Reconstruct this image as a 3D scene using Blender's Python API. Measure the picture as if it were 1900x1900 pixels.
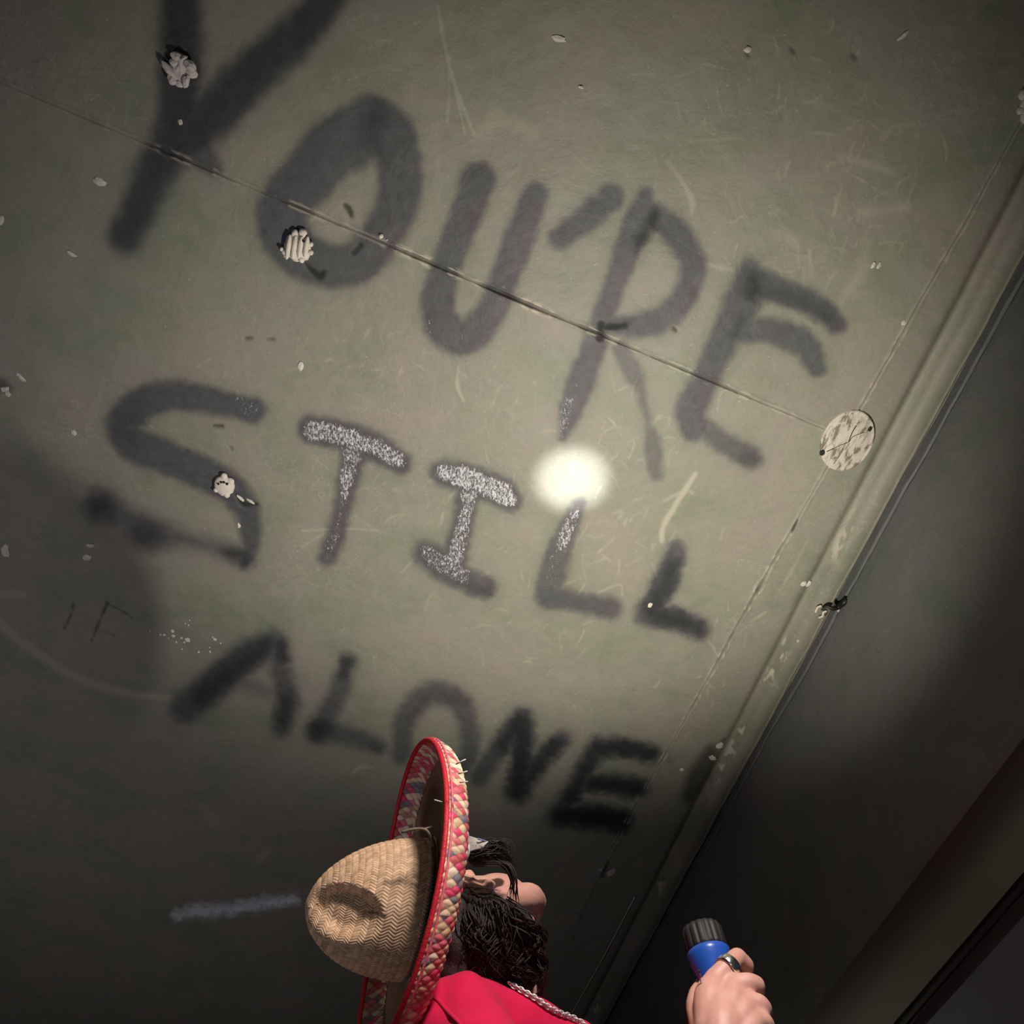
import bpy, bmesh, math, random
import numpy as np
from mathutils import Vector, Matrix, Euler

for o in list(bpy.data.objects): bpy.data.objects.remove(o)
S = bpy.context.scene
COL = S.collection
rnd = random.Random(7)
nrs = np.random.RandomState(11)

# ------------------------------------------------------------------ camera
PITCH = math.radians(56.0)      # looking steeply up at the ceiling
TAN = 0.53                      # half-width of the view at unit depth
CAMZ = 0.75                     # photographer crouches
CEIL = CAMZ + 1.85              # ceiling height 2.6 m
cam_d = bpy.data.cameras.new('camera'); cam = bpy.data.objects.new('camera', cam_d); COL.objects.link(cam)
cam_d.sensor_width = 36; cam_d.sensor_fit = 'HORIZONTAL'; cam_d.lens = 18.0/TAN
cam_d.clip_start = 0.02
cam.location = (0, 0, CAMZ); cam.rotation_euler = (PITCH + math.pi/2, 0, 0)
S.camera = cam
CF = np.array([0, math.cos(PITCH), math.sin(PITCH)])
CU = np.array([0, -math.sin(PITCH), math.cos(PITCH)])
CR = np.array([1.0, 0, 0])
CO = np.array([0, 0, CAMZ])
def ray(x, y): return CF + CR*((x-950)/950*TAN) + CU*((950-y)/950*TAN)
def P(x, y, d): return CO + ray(x, y)*d          # point of the place seen at photo pixel x,y at depth d
def on_ceiling(x, y, drop=0.0):
    r = ray(x, y); return CO + r*((CEIL-drop-CAMZ)/r[2])

# flashlight pose (shared by the lamp object and its light)
FL_POS = P(1316, 1776, 1.31)
FL_AIM = on_ceiling(1062, 890)
FL_AX = FL_AIM - FL_POS; FL_AX /= np.linalg.norm(FL_AX)

# ------------------------------------------------------------------ world, lights, exposure
w = bpy.data.worlds.new('world'); S.world = w; w.use_nodes = True
w.node_tree.nodes['Background'].inputs[0].default_value = (0.55, 0.52, 0.5, 1)
w.node_tree.nodes['Background'].inputs[1].default_value = 0.004
def aim(o, target):
    o.rotation_euler = (Vector(target) - o.location).to_track_quat('-Z', 'Y').to_euler()
def spot(name, loc, target, watts, half_deg, blend, col, radius):
    l = bpy.data.lights.new(name, 'SPOT'); l.energy = watts; l.spot_size = math.radians(2*half_deg); l.spot_blend = blend
    l.color = col; l.shadow_soft_size = radius
    o = bpy.data.objects.new(name, l); COL.objects.link(o); o.location = loc; aim(o, target); return o
# added key lamp, no such source seen: stands in for ceiling bounce on the person
KEY = spot('added_key_light', (0.36, -0.22, 2.22), P(960, 1760, 1.45), 136, 25, 0.5, (1.0, 0.9, 0.84), 0.09)
# added fill lamp, source unseen: weak grey on the rest of the ceiling
FILL = spot('added_ceiling_fill', (-1.35, 1.2, 0.35), (-1.5, 1.75, CEIL), 40, 56, 1.0, (1.0, 0.95, 1.08), 0.15)

gl = bpy.data.lights.new('added_bluish_fill', 'POINT'); gl.energy = 6.0; gl.color = (0.85, 0.93, 1.0); gl.shadow_soft_size = 0.06
GLOW = bpy.data.objects.new('added_bluish_fill', gl); COL.objects.link(GLOW); GLOW.location = (0.15, -0.35, CAMZ-.1)   # added weak bluish fill for the lower wall, no source seen

S.view_settings.view_transform = 'Standard'; S.view_settings.look = 'None'
S.view_settings.gamma = 1; S.view_settings.exposure = 0.0; S.view_settings.use_curve_mapping = False

# ------------------------------------------------------------------ helpers
def tag(o, label=None, cat=None, group=None, kind=None):
    if label: o['label'] = label
    if cat: o['category'] = cat
    if group: o['group'] = group
    if kind: o['kind'] = kind
    return o
def empty(name, loc):
    o = bpy.data.objects.new(name, None); COL.objects.link(o); o.location = loc; o.empty_display_size = .05; return o
def link(name, me, mat=None, parent=None, smooth=True):
    o = bpy.data.objects.new(name, me); COL.objects.link(o)
    if mat: me.materials.append(mat)
    if parent:
        o.parent = parent; o.matrix_parent_inverse = Matrix.Translation(parent.location).inverted()
    if smooth and len(me.polygons): me.polygons.foreach_set('use_smooth', [True]*len(me.polygons))
    return o
def mesh_np(name, V, Fq):
    """mesh from numpy verts and an (n,4) quad array"""
    me = bpy.data.meshes.new(name); V = np.asarray(V, dtype=np.float32); Fq = np.asarray(Fq, dtype=np.int32)
    me.vertices.add(len(V)); me.vertices.foreach_set('co', V.ravel())
    n, k = Fq.shape
    me.loops.add(n*k); me.loops.foreach_set('vertex_index', Fq.ravel())
    me.polygons.add(n); me.polygons.foreach_set('loop_start', np.arange(0, n*k, k, dtype=np.int32))
    me.polygons.foreach_set('loop_total', np.full(n, k, dtype=np.int32))
    me.update(calc_edges=True); me.validate(); return me
def grid_faces(n, m, wrap_n=False):
    i, j = np.meshgrid(np.arange(n if wrap_n else n-1), np.arange(m-1), indexing='ij')
    i2 = (i+1) % n
    return np.stack([i*m+j, i2*m+j, i2*m+j+1, i*m+j+1], -1).reshape(-1, 4)
def set_attr(me, name, arr):
    a = me.attributes.new(name, 'FLOAT_COLOR', 'POINT'); a.data.foreach_set('color', np.asarray(arr, np.float32).ravel())
def tube_arrays(pts, radii, sides=6, caps=True):
    pts = np.asarray(pts, float); n = len(pts); radii = np.broadcast_to(np.asarray(radii, float), (n,))
    t = np.gradient(pts, axis=0); t /= np.linalg.norm(t, axis=1)[:, None] + 1e-12
    up = np.array([0.31, 0.17, 0.93]); 
    if abs(np.dot(t[0], up)) > .95: up = np.array([1, 0, 0.])
    u = up - t*(t@up)[:, None]; u /= np.linalg.norm(u, axis=1)[:, None] + 1e-12
    v = np.cross(t, u)
    a = np.arange(sides)*2*math.pi/sides
    V = pts[:, None, :] + radii[:, None, None]*(np.cos(a)[None, :, None]*u[:, None, :] + np.sin(a)[None, :, None]*v[:, None, :])
    V = V.reshape(-1, 3)
    Fq = []
    for i in range(n-1):
        for k in range(sides):
            k2 = (k+1) % sides
            Fq.append((i*sides+k, i*sides+k2, (i+1)*sides+k2, (i+1)*sides+k))
    if caps:
        b = len(V); V = np.vstack([V, pts[0], pts[-1]])
        for k in range(sides):
            k2 = (k+1) % sides
            Fq.append((b, k2, k, k)); e = (n-1)*sides; Fq.append((b+1, e+k, e+k2, e+k2))
    return V, Fq
def tubes_mesh(name, tubes, sides=6):
    VV = []; FF = []; off = 0
    for pts, rad in tubes:
        V, Fq = tube_arrays(pts, rad, sides); VV.append(V); FF += [tuple(i+off for i in f) for f in Fq]; off += len(V)
    V = np.vstack(VV); me = bpy.data.meshes.new(name)
    me.from_pydata([tuple(v) for v in V], [], [tuple(dict.fromkeys(f)) for f in FF]); me.update(); return me
def spline(pts, n):
    """Catmull-Rom through pts, n samples (works for any width of row)"""
    p = np.asarray(pts, float); m = len(p)
    if m == 2: 
        t = np.linspace(0, 1, n)[:, None]; return p[0]*(1-t)+p[1]*t
    q = np.vstack([2*p[0]-p[1], p, 2*p[-1]-p[-2]])
    out = []
    for s in np.linspace(0, m-1-1e-9, n):
        i = int(s); t = s-i; a, b, c, d = q[i], q[i+1], q[i+2], q[i+3]
        out.append(.5*((2*b)+(c-a)*t+(2*a-5*b+4*c-d)*t*t+(3*b-a-3*c+d)*t**3))
    return np.array(out)
def smoothstep(a, b, x):
    t = np.clip((x-a)/(b-a), 0, 1); return t*t*(3-2*t)
def vnoise(x, y, seed):
    rs = np.random.RandomState(seed); G = rs.rand(256, 256)
    xi = np.floor(x).astype(int); yi = np.floor(y).astype(int); fx = x-xi; fy = y-yi
    fx = fx*fx*(3-2*fx); fy = fy*fy*(3-2*fy); xi &= 255; yi &= 255; x2 = (xi+1) & 255; y2 = (yi+1) & 255
    return (G[xi, yi]*(1-fx)+G[x2, yi]*fx)*(1-fy)+(G[xi, y2]*(1-fx)+G[x2, y2]*fx)*fy
def fbm(x, y, seed, oct=4):
    r = 0; a = .5
    for k in range(oct): r = r+a*vnoise(x*2**k, y*2**k, seed+k); a *= .5
    return r

# ---- materials
def mat_new(name):
    m = bpy.data.materials.new(name); m.use_nodes = True; nt = m.node_tree; b = nt.nodes['Principled BSDF']; return m, nt, b
def N(nt, t, **kw):
    n = nt.nodes.new(t)
    for k, v in kw.items(): setattr(n, k, v)
    return n
def noise(nt, scale, detail=4, rough=.6, dist=0, vec=None):
    n = N(nt, 'ShaderNodeTexNoise'); n.inputs['Scale'].default_value = scale; n.inputs['Detail'].default_value = detail
    n.inputs['Roughness'].default_value = rough; n.inputs['Distortion'].default_value = dist
    if vec is not None: nt.links.new(vec, n.inputs['Vector'])
    return n.outputs['Fac']
def ramp(nt, fac, stops, mode='LINEAR'):
    r = N(nt, 'ShaderNodeValToRGB'); r.color_ramp.interpolation = mode
    e = r.color_ramp.elements
    while len(e) < len(stops): e.new(.5)
    for i, (p, c) in enumerate(stops): e[i].position = p; e[i].color = (*c, 1) if len(c) == 3 else c
    nt.links.new(fac, r.inputs[0]); return r.outputs[0]
def mix(nt, fac, a, b, mode='MIX'):
    m = N(nt, 'ShaderNodeMix', data_type='RGBA', blend_type=mode)
    for s, v in ((m.inputs[0], fac), (m.inputs[6], a), (m.inputs[7], b)):
        if isinstance(v, (int, float)): s.default_value = v
        elif isinstance(v, tuple): s.default_value = (*v, 1)
        else: nt.links.new(v, s)
    return m.outputs[2]
def math_(nt, op, a, b=None, c=None, clamp=False):
    m = N(nt, 'ShaderNodeMath', operation=op, use_clamp=clamp)
    for s, v in zip(m.inputs, (a, b, c)):
        if v is None: continue
        if isinstance(v, (int, float)): s.default_value = v
        else: nt.links.new(v, s)
    return m.outputs[0]
def objco(nt): return N(nt, 'ShaderNodeTexCoord').outputs['Object']
def bump(nt, b, h, strength, dist):
    n = N(nt, 'ShaderNodeBump'); n.inputs['Strength'].default_value = strength; n.inputs['Distance'].default_value = dist
    nt.links.new(h, n.inputs['Height']); nt.links.new(n.outputs[0], b.inputs['Normal'])
def simple(name, c1, c2=None, scale=30, rough=.6, metal=0, bumps=0, bscale=None, spec=.5, sheen=0):
    m, nt, b = mat_new(name); co = objco(nt)
    f = noise(nt, scale, 5, .6, 0, co)
    c2 = c2 or tuple(x*.75 for x in c1)
    nt.links.new(ramp(nt, f, [(.3, c1), (.7, c2)]), b.inputs['Base Color'])
    b.inputs['Roughness'].default_value = rough; b.inputs['Metallic'].default_value = metal
    b.inputs['Specular IOR Level'].default_value = spec
    if sheen: b.inputs['Sheen Weight'].default_value = sheen
    if bumps: bump(nt, b, noise(nt, bscale or scale*3, 4, .6, 0, co), bumps, .003)
    return m

def ceiling_material(wall=False):
    m, nt, b = mat_new('glossy olive drab ceiling paint' if not wall else 'dark drab wall paint')
    L = nt.links; co = objco(nt)
    A = N(nt, 'ShaderNodeAttribute', attribute_name='paintA'); B = N(nt, 'ShaderNodeAttribute', attribute_name='paintB')
    sa = N(nt, 'ShaderNodeSeparateColor'); L.new(A.outputs['Color'], sa.inputs[0])
    sb = N(nt, 'ShaderNodeSeparateColor'); L.new(B.outputs['Color'], sb.inputs[0])
    paint, heavy, silver = sa.outputs; white = A.outputs['Alpha']; scuff, chip, plaster = sb.outputs  # silver: mask of light glints painted onto the gloss black strokes
    # mottled olive / brownish green
    f1 = noise(nt, 5.5, 6, .62, .4, co); f2 = noise(nt, 17, 6, .65, .8, co); f3 = noise(nt, 70, 5, .6, 0, co)
    c = ramp(nt, f1, [(.36, (.168, .178, .128)), (.52, (.205, .196, .155)), (.66, (.225, .195, .165))])
    c = mix(nt, math_(nt, 'MULTIPLY', ramp(nt, f2, [(.42, (0,)*3), (.66, (1,)*3)]), .45), c, (.245, .215, .165))
    c = mix(nt, math_(nt, 'MULTIPLY', ramp(nt, f3, [(.45, (0,)*3), (.7, (1,)*3)]), .25), c, (.14, .15, .115))
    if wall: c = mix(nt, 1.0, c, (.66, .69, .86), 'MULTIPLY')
    # hairline crazing and scratches, slightly lighter than the coat
    v = N(nt, 'ShaderNodeTexVoronoi', feature='DISTANCE_TO_EDGE'); v.inputs['Scale'].default_value = 13
    wv = N(nt, 'ShaderNodeTexNoise'); wv.inputs['Scale'].default_value = 7; wv.inputs['Detail'].default_value = 6; L.new(co, wv.inputs['Vector'])
    vm = N(nt, 'ShaderNodeVectorMath', operation='MULTIPLY_ADD'); L.new(wv.outputs['Color'], vm.inputs[0]); vm.inputs[1].default_value = (.35,)*3; L.new(co, vm.inputs[2])
    L.new(vm.outputs[0], v.inputs['Vector'])
    craze = ramp(nt, v.outputs['Distance'], [(0, (1,)*3), (.03, (0,)*3)])
    cm = ramp(nt, noise(nt, 3.2, 4, .6, .5, co), [(.52, (0,)*3), (.62, (1,)*3)])
    cz = math_(nt, 'MULTIPLY', craze, cm)
    c = mix(nt, math_(nt, 'MULTIPLY', cz, .20 if not wall else .0), c, (.42, .38, .29))
    fs = noise(nt, 160, 2, .5, 0, co)
    c = mix(nt, math_(nt, 'MULTIPLY', ramp(nt, fs, [(.70, (0,)*3), (.76, (1,)*3)]), .5), c, (.4, .37, .3))
    # scuffs
    c = mix(nt, scuff, c, (.40, .36, .28))
    # sprayed black: thin coat has its glossy sheen painted grey, heavy coat near black
    g = noise(nt, 420, 3, .7, 0, co)
    gp = ramp(nt, noise(nt, 45, 5, .6, 0, co), [(.3, (.046, .046, .050)), (.7, (.066, .066, .072))])
    c = mix(nt, paint, c, gp)
    hv = math_(nt, 'MULTIPLY', heavy, math_(nt, 'MULTIPLY_ADD', g, .9, .5), None, True)
    c = mix(nt, hv, c, (.008, .008, .009))
    # grainy glints of light on some glossy black strokes, painted silvery grey
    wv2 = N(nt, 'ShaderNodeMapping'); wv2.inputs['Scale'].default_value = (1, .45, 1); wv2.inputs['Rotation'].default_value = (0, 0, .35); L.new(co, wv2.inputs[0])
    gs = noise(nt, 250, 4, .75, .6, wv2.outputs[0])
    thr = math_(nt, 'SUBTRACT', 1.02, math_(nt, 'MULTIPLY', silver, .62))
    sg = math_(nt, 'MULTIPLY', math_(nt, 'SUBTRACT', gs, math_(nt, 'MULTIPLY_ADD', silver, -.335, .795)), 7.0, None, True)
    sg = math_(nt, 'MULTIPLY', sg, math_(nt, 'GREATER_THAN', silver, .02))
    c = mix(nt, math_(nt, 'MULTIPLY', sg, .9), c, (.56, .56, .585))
    # white spray
    gw = math_(nt, 'MULTIPLY', white, math_(nt, 'MULTIPLY_ADD', noise(nt, 60, 6, .7, 1.0, co), 1.6, -.1), None, True)
    c = mix(nt, gw, c, (.80, .80, .86))
    # bare plaster in the chipped joints, dark holes
    c = mix(nt, plaster, c, (.55, .48, .38))
    c = mix(nt, chip, c, (.018, .017, .015))
    L.new(c, b.inputs['Base Color'])
    r = math_(nt, 'MULTIPLY_ADD', f2, .25, .44)
    r = math_(nt, 'ADD', r, math_(nt, 'MULTIPLY', heavy, .15))
    r = math_(nt, 'ADD', r, math_(nt, 'MULTIPLY', math_(nt, 'ADD', plaster, chip), .4), None, True)
    L.new(r, b.inputs['Roughness'])
    b.inputs['Specular IOR Level'].default_value = .28
    h = math_(nt, 'ADD', math_(nt, 'MULTIPLY', f2, 1.2), math_(nt, 'MULTIPLY', f3, .35))
    h = math_(nt, 'ADD', h, math_(nt, 'MULTIPLY', cz, .06 if not wall else .0))
    h = math_(nt, 'ADD', h, math_(nt, 'MULTIPLY', sg, .12))
    h = math_(nt, 'ADD', h, math_(nt, 'MULTIPLY', math_(nt, 'MULTIPLY', g, paint), .10))
    bump(nt, b, h, .32, .006)
    return m
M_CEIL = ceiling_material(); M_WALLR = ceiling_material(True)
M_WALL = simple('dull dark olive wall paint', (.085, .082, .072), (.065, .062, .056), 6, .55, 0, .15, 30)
M_WALL2 = simple('blue grey lower wall paint', (.30, .36, .43), (.26, .31, .37), 8, .6, 0, .1, 30)
M_RAIL = simple('olive brown painted rail', (.115, .115, .095), (.13, .105, .09), 5, .55, 0, .12, 40)
M_FLOOR = simple('dusty concrete floor', (.17, .16, .145), (.11, .105, .095), 3, .9, 0, .3, 25)
M_PLAST = simple('off white plaster adhesive', (.62, .56, .49), (.52, .46, .40), 60, .85, 0, .3, 160)
M_PLASTG = simple('greyed plaster adhesive', (.56, .50, .47), (.46, .41, .39), 60, .85, 0, .3, 160)
M_HOLE = simple('black hole', (.01, .01, .01), (.006, .006, .006), 40, .9)
M_IRON = simple('blackened iron', (.015, .015, .015), (.03, .026, .022), 80, .45, .6)
M_CHIP = simple('flaking paint chip', (.55, .50, .44), (.42, .38, .33), 90, .6)
M_WIRE = simple('pale bead line', (.62, .56, .48), (.4, .36, .3), 30, .6)

# ------------------------------------------------------------------ the ceiling: panels with joints, relief and graffiti
JB0 = on_ceiling(1850, 305); JB1 = on_ceiling(1110, 1620)         # long joint beside the wall
JA0 = on_ceiling(0, 150); JA1 = on_ceiling(1520, 790)             # cross joint
eb = (JB1-JB0)[:2]; eb /= np.linalg.norm(eb)
ea = (JA1-JA0)[:2]; ea /= np.linalg.norm(ea)
Mx = np.array([[ea[0], -eb[0]], [ea[1], -eb[1]]])
k = np.linalg.solve(Mx, (JB0-JA0)[:2]); OR = JA0[:2] + ea*k[0]    # where the joints meet
W0 = on_ceiling(1650, 950)[:2]; W1 = on_ceiling(1430, 1350)[:2]
wd = (W1-W0)/np.linalg.norm(W1-W0); wn = np.array([-wd[1], wd[0]])  # wn points into the room (to the left)
if wn[0] > 0: wn = -wn

def project(X, Y, Z):
    rel = np.stack([X, Y, Z-CAMZ], -1); d = np.maximum(rel@CF, .05)
    return 950+950/TAN*(rel@CR)/d, 950-950/TAN*(rel@CU)/d

# traced strokes: (points x,y,radius in photo pixels of the tracing), softness, strength
def seg_dist(px, py, a, b):
    ax, ay, ar = a; bx, by, br = b
    dx, dy = bx-ax, by-ay; L2 = dx*dx+dy*dy+1e-9
    t = np.clip(((px-ax)*dx+(py-ay)*dy)/L2, 0, 1)
    return np.hypot(px-(ax+t*dx), py-(ay+t*dy)), ar+t*(br-ar)
def stroke(out, px, py, pts, soft, op, n=None, edge=None):
    pts = spline(pts, n or (len(pts)-1)*4+1) if len(pts) > 2 else np.array(pts, float)
    mr = pts[:, 2].max()+soft*1.2
    sel = np.where((px > pts[:, 0].min()-mr) & (px < pts[:, 0].max()+mr) & (py > pts[:, 1].min()-mr) & (py < pts[:, 1].max()+mr))[0]
    if len(sel) == 0: return
    x = px[sel]; y = py[sel]; best = np.full(len(sel), 1e9)
    for a, b in zip(pts[:-1], pts[1:]):
        d, r = seg_dist(x, y, a, b); best = np.minimum(best, d-r)
    if edge is not None: best = best + edge[sel]
    val = op*(1-smoothstep(-soft, soft, best))
    out[sel] = np.maximum(out[sel], val)

PAINT = [  # the grey-black letters
 # Y
 ([(335,-30,40),(335,70,42),(334,180,44),(325,250,46),(285,325,40),(255,395,36),(232,438,36)],20,.97),
 ([(625,-25,34),(560,55,42),(470,135,46),(395,210,48),(330,270,44)],20,.97),
 ([(345,230,50),(380,290,26),(405,318,10)],16,.85),
 # O
 ([(690,228,54),(625,268,56),(570,330,54),(522,392,50),(540,455,48),(600,492,44),(660,487,44),(706,440,40),(738,370,42),(742,300,42),(722,245,46),(690,228,54)],13,.95),
 ([(690,228,50),(650,280,40)],14,.95),
 # U
 ([(888,332,34),(862,405,31),(832,480,28),(815,545,32),(815,590,34),(842,622,34),(872,622,34),(905,585,31),(928,535,29),(952,470,29),(976,405,29),(992,362,26)],11,.95),
 # apostrophe
 ([(1132,368,26),(1085,405,26),(1040,440,22)],11,.95),
 # R
 ([(1196,362,16),(1180,420,28),(1150,500,24),(1122,580,22),(1092,670,26),(1066,740,26),(1045,812,8)],10,.93),
 ([(1195,390,24),(1248,425,28),(1284,485,26),(1272,545,26),(1232,588,26),(1178,604,24),(1130,600,18)],12,.95),
 ([(1150,645,16),(1175,690,19),(1192,735,10),(1204,790,9),(1212,835,18),(1217,880,14)],10,.7),
 # E
 ([(1392,500,22),(1380,555,36),(1345,625,30),(1310,700,28),(1284,755,30),(1288,790,30)],12,.93),
 ([(1395,522,32),(1465,545,26),(1525,575,24),(1552,602,20)],11,.95),
 ([(1360,612,26),(1430,615,26),(1490,638,28),(1516,685,18)],12,.9),
 ([(1285,775,26),(1330,812,20),(1392,850,24)],13,.85),
 # S
 ([(468,762,26),(430,752,24),(370,740,28),(310,735,31),(255,755,34),(228,790,34),(250,825,32),(310,850,33),(380,880,33),(430,910,30),(458,950,26),(465,1005,20),(452,1050,12)],12,.95),
 ([(455,1035,22),(400,1018,16),(340,1000,18),(280,990,34),(235,960,26),(190,935,34)],24,.85),
 # T
 ([(578,798,28),(630,808,30),(690,828,30),(742,858,24)],11,.93),
 ([(660,828,30),(646,890,22),(634,950,19),(620,1000,19),(607,1035,18)],11,.9),
 # I
 ([(822,876,26),(872,890,30),(928,912,30),(946,928,24)],10,.88),
 ([(876,895,26),(862,955,22),(850,1005,24),(842,1045,28)],10,.85),
 ([(790,1028,26),(828,1052,30),(868,1078,24),(902,1090,22)],12,.9),
 # L
 ([(1075,938,14),(1052,985,21),(1030,1045,26),(1018,1098,27)],9,.8),
 ([(1018,1105,27),(1070,1118,20),(1132,1128,23)],12,.88),
 # L
 ([(1256,1022,18),(1238,1075,27),(1208,1132,26)],11,.95),
 ([(1200,1140,24),(1250,1148,26),(1296,1166,23)],12,.95),
 # A
 ([(345,1312,30),(400,1268,32),(452,1222,32),(505,1192,28)],18,.95),
 ([(512,1195,26),(524,1250,22),(532,1305,24),(522,1348,20)],16,.9),
 ([(450,1262,18),(495,1282,16),(535,1290,18)],18,.55),
 # L
 ([(645,1226,20),(628,1285,20),(595,1350,26)],15,.88),
 ([(590,1358,26),(640,1364,22),(700,1385,18)],16,.85),
 # O
 ([(745,1400,20),(752,1335,22),(795,1288,24),(848,1300,24),(870,1350,20),(868,1410,18),(830,1440,18)],14,.85),
 # N
 ([(888,1442,18),(928,1385,22),(968,1335,24)],14,.93),
 ([(968,1335,26),(970,1400,24),(960,1468,26)],14,.95),
 ([(968,1455,22),(1005,1405,22),(1042,1372,19)],14,.93),
 # E
 ([(1108,1385,20),(1080,1440,22),(1045,1505,24)],15,.93),
 ([(1108,1382,18),(1160,1388,20),(1212,1398,18)],14,.95),
 ([(1090,1452,20),(1140,1456,22),(1188,1462,20)],15,.95),
 ([(1035,1515,24),(1090,1512,26),(1150,1524,25)],16,.95),
 ([(1228,1402,16),(1243,1410,8)],14,.4),
]
HALO = .30
HEAVY = [  # where the coat is thick and black
 ([(335,-30,28),(335,70,30),(334,180,32),(325,250,34),(285,325,28),(255,395,24),(232,438,22)],24,.55),
 ([(625,-25,22),(560,55,28),(470,135,32),(395,210,34),(330,270,32)],24,.55),
 ([(700,215,20),(690,250,16),(715,300,8)],22,.5),
 ([(1215,400,10),(1195,440,10),(1182,452,8)],12,.8),
 ([(1400,520,14),(1398,545,16)],18,.8), ([(1375,590,8),(1362,620,10)],16,.5), ([(1400,530,14),(1470,552,12),(1540,592,10)],16,.45),
 ([(1160,600,6),(1130,606,6)],8,.5),
 ([(278,992,22),(265,985,18)],28,.75), ([(195,935,18),(180,940,14)],30,.75), ([(450,1035,14),(425,1028,8)],18,.75),
 ([(255,760,10),(225,790,14),(250,820,10)],26,.35),
 ([(1245,1050,14),(1235,1085,16),(1208,1135,16),(1255,1150,16),(1295,1165,12)],14,.75),
 ([(375,1290,18),(430,1245,20),(490,1200,20)],20,.75), ([(522,1200,14),(524,1215,14)],10,.7), ([(532,1300,14),(522,1335,12)],16,.7),
 ([(645,1228,10),(640,1250,8)],12,.7), ([(590,1355,18),(600,1352,16)],16,.8), ([(690,1388,10),(700,1390,8)],12,.4),
 ([(930,1385,12),(965,1340,18),(968,1400,18),(962,1466,20)],15,.9), ([(975,1450,14),(1030,1380,14)],14,.8),
 ([(1105,1390,14),(1160,1390,16),(1208,1398,14)],12,.85), ([(1100,1452,14),(1180,1462,16)],14,.9), ([(1045,1515,18),(1150,1524,20)],14,.95), ([(1100,1400,12),(1060,1480,14)],14,.8),
 ([(860,1300,6),(800,1292,6),(760,1330,4)],16,.35), ([(870,1090,6),(905,1095,8)],14,.3), ([(1395,848,10),(1385,852,8)],16,.4),
]
GLINTS = [  # stroke cores where the gloss catches light, painted into the colour
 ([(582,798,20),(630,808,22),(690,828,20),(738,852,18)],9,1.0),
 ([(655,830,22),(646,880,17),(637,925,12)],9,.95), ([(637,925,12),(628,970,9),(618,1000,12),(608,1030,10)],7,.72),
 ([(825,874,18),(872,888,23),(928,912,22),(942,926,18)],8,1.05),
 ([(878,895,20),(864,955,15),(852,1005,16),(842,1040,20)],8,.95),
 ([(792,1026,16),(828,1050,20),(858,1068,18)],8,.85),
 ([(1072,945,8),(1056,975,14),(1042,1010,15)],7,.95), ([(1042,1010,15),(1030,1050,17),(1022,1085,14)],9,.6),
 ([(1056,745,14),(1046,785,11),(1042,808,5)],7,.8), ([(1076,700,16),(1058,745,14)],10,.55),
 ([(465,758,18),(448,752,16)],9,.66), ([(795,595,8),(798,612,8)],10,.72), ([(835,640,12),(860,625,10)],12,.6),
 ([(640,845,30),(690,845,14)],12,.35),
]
WHITE = [([(330,1697,8),(365,1689,11),(410,1688,10),(455,1682,10),(500,1675,11),(545,1671,9)],12,.85), ([(480,1680,3),(545,1670,8)],8,1.0)]
SCUFF = [ # long pale scuffs and scratches
 ([(-10,1150,10),(60,1205,9),(130,1250,8),(210,1280,7),(310,1297,5)],7,.42), ([(-10,1102,8),(45,1102,6)],5,.3),
 ([(812,10,3),(826,90,3),(845,160,3),(880,250,3)],3,.5), ([(828,95,2),(850,190,2),(862,245,2)],2,.5), ([(835,100,2),(832,180,2),(830,225,1.5)],2,.4),
 ([(885,250,8),(930,215,14),(985,245,10)],18,.3), ([(1290,880,4),(1255,935,5),(1232,975,5),(1228,1005,4)],3,.75), ([(1232,930,2),(1270,910,2),(1285,915,2)],3,.5),
 ([(850,680,2),(848,715,3),(860,745,2)],2,.6), ([(560,985,1.5),(640,982,2),(700,985,1.2)],2,.6), ([(600,990,1.5),(560,1015,1.5)],2,.5),
 ([(770,1035,2),(745,1062,2)],2,.4), ([(1085,1085,2),(1070,1110,2)],2,.5), ([(1110,1100,2),(1150,1085,2),(1155,1105,2)],2,.5),
 ([(650,1440,2),(668,1425,4),(690,1424,2)],3,.5), ([(380,1505,10),(400,1520,14)],10,.22), ([(480,1590,2),(500,1580,3),(480,1598,2)],4,.4),
 ([(1270,340,2),(1285,370,6),(1283,395,2)],4,.5), ([(1240,300,3),(1270,340,4)],6,.35), ([(1560,560,4),(1600,500,10),(1610,450,6)],14,.28),
 ([(1560,290,5),(1620,305,9),(1660,320,6)],8,.35), ([(1640,260,3),(1660,235,3),(1700,230,2)],4,.35), ([(1600,395,8),(1680,385,8)],12,.3),
 ([(1445,430,6),(1475,445,14)],16,.3), ([(1380,255,1.6),(1280,262,2)],2,.3), ([(1310,1450,4),(1325,1520,8),(1318,1545,3)],5,.35), ([(1330,1470,5),(1328,1530,6)],7,.3),
 ([(1250,1575,4),(1262,1610,7)],10,.25), ([(1290,1600,3),(1283,1630,3)],7,.3),
 ([(1500,1000,1),(1470,1060,2),(1440,1110,1)],2,.35), ([(1320,490,5),(1360,500,4)],5,.4),
]
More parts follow.
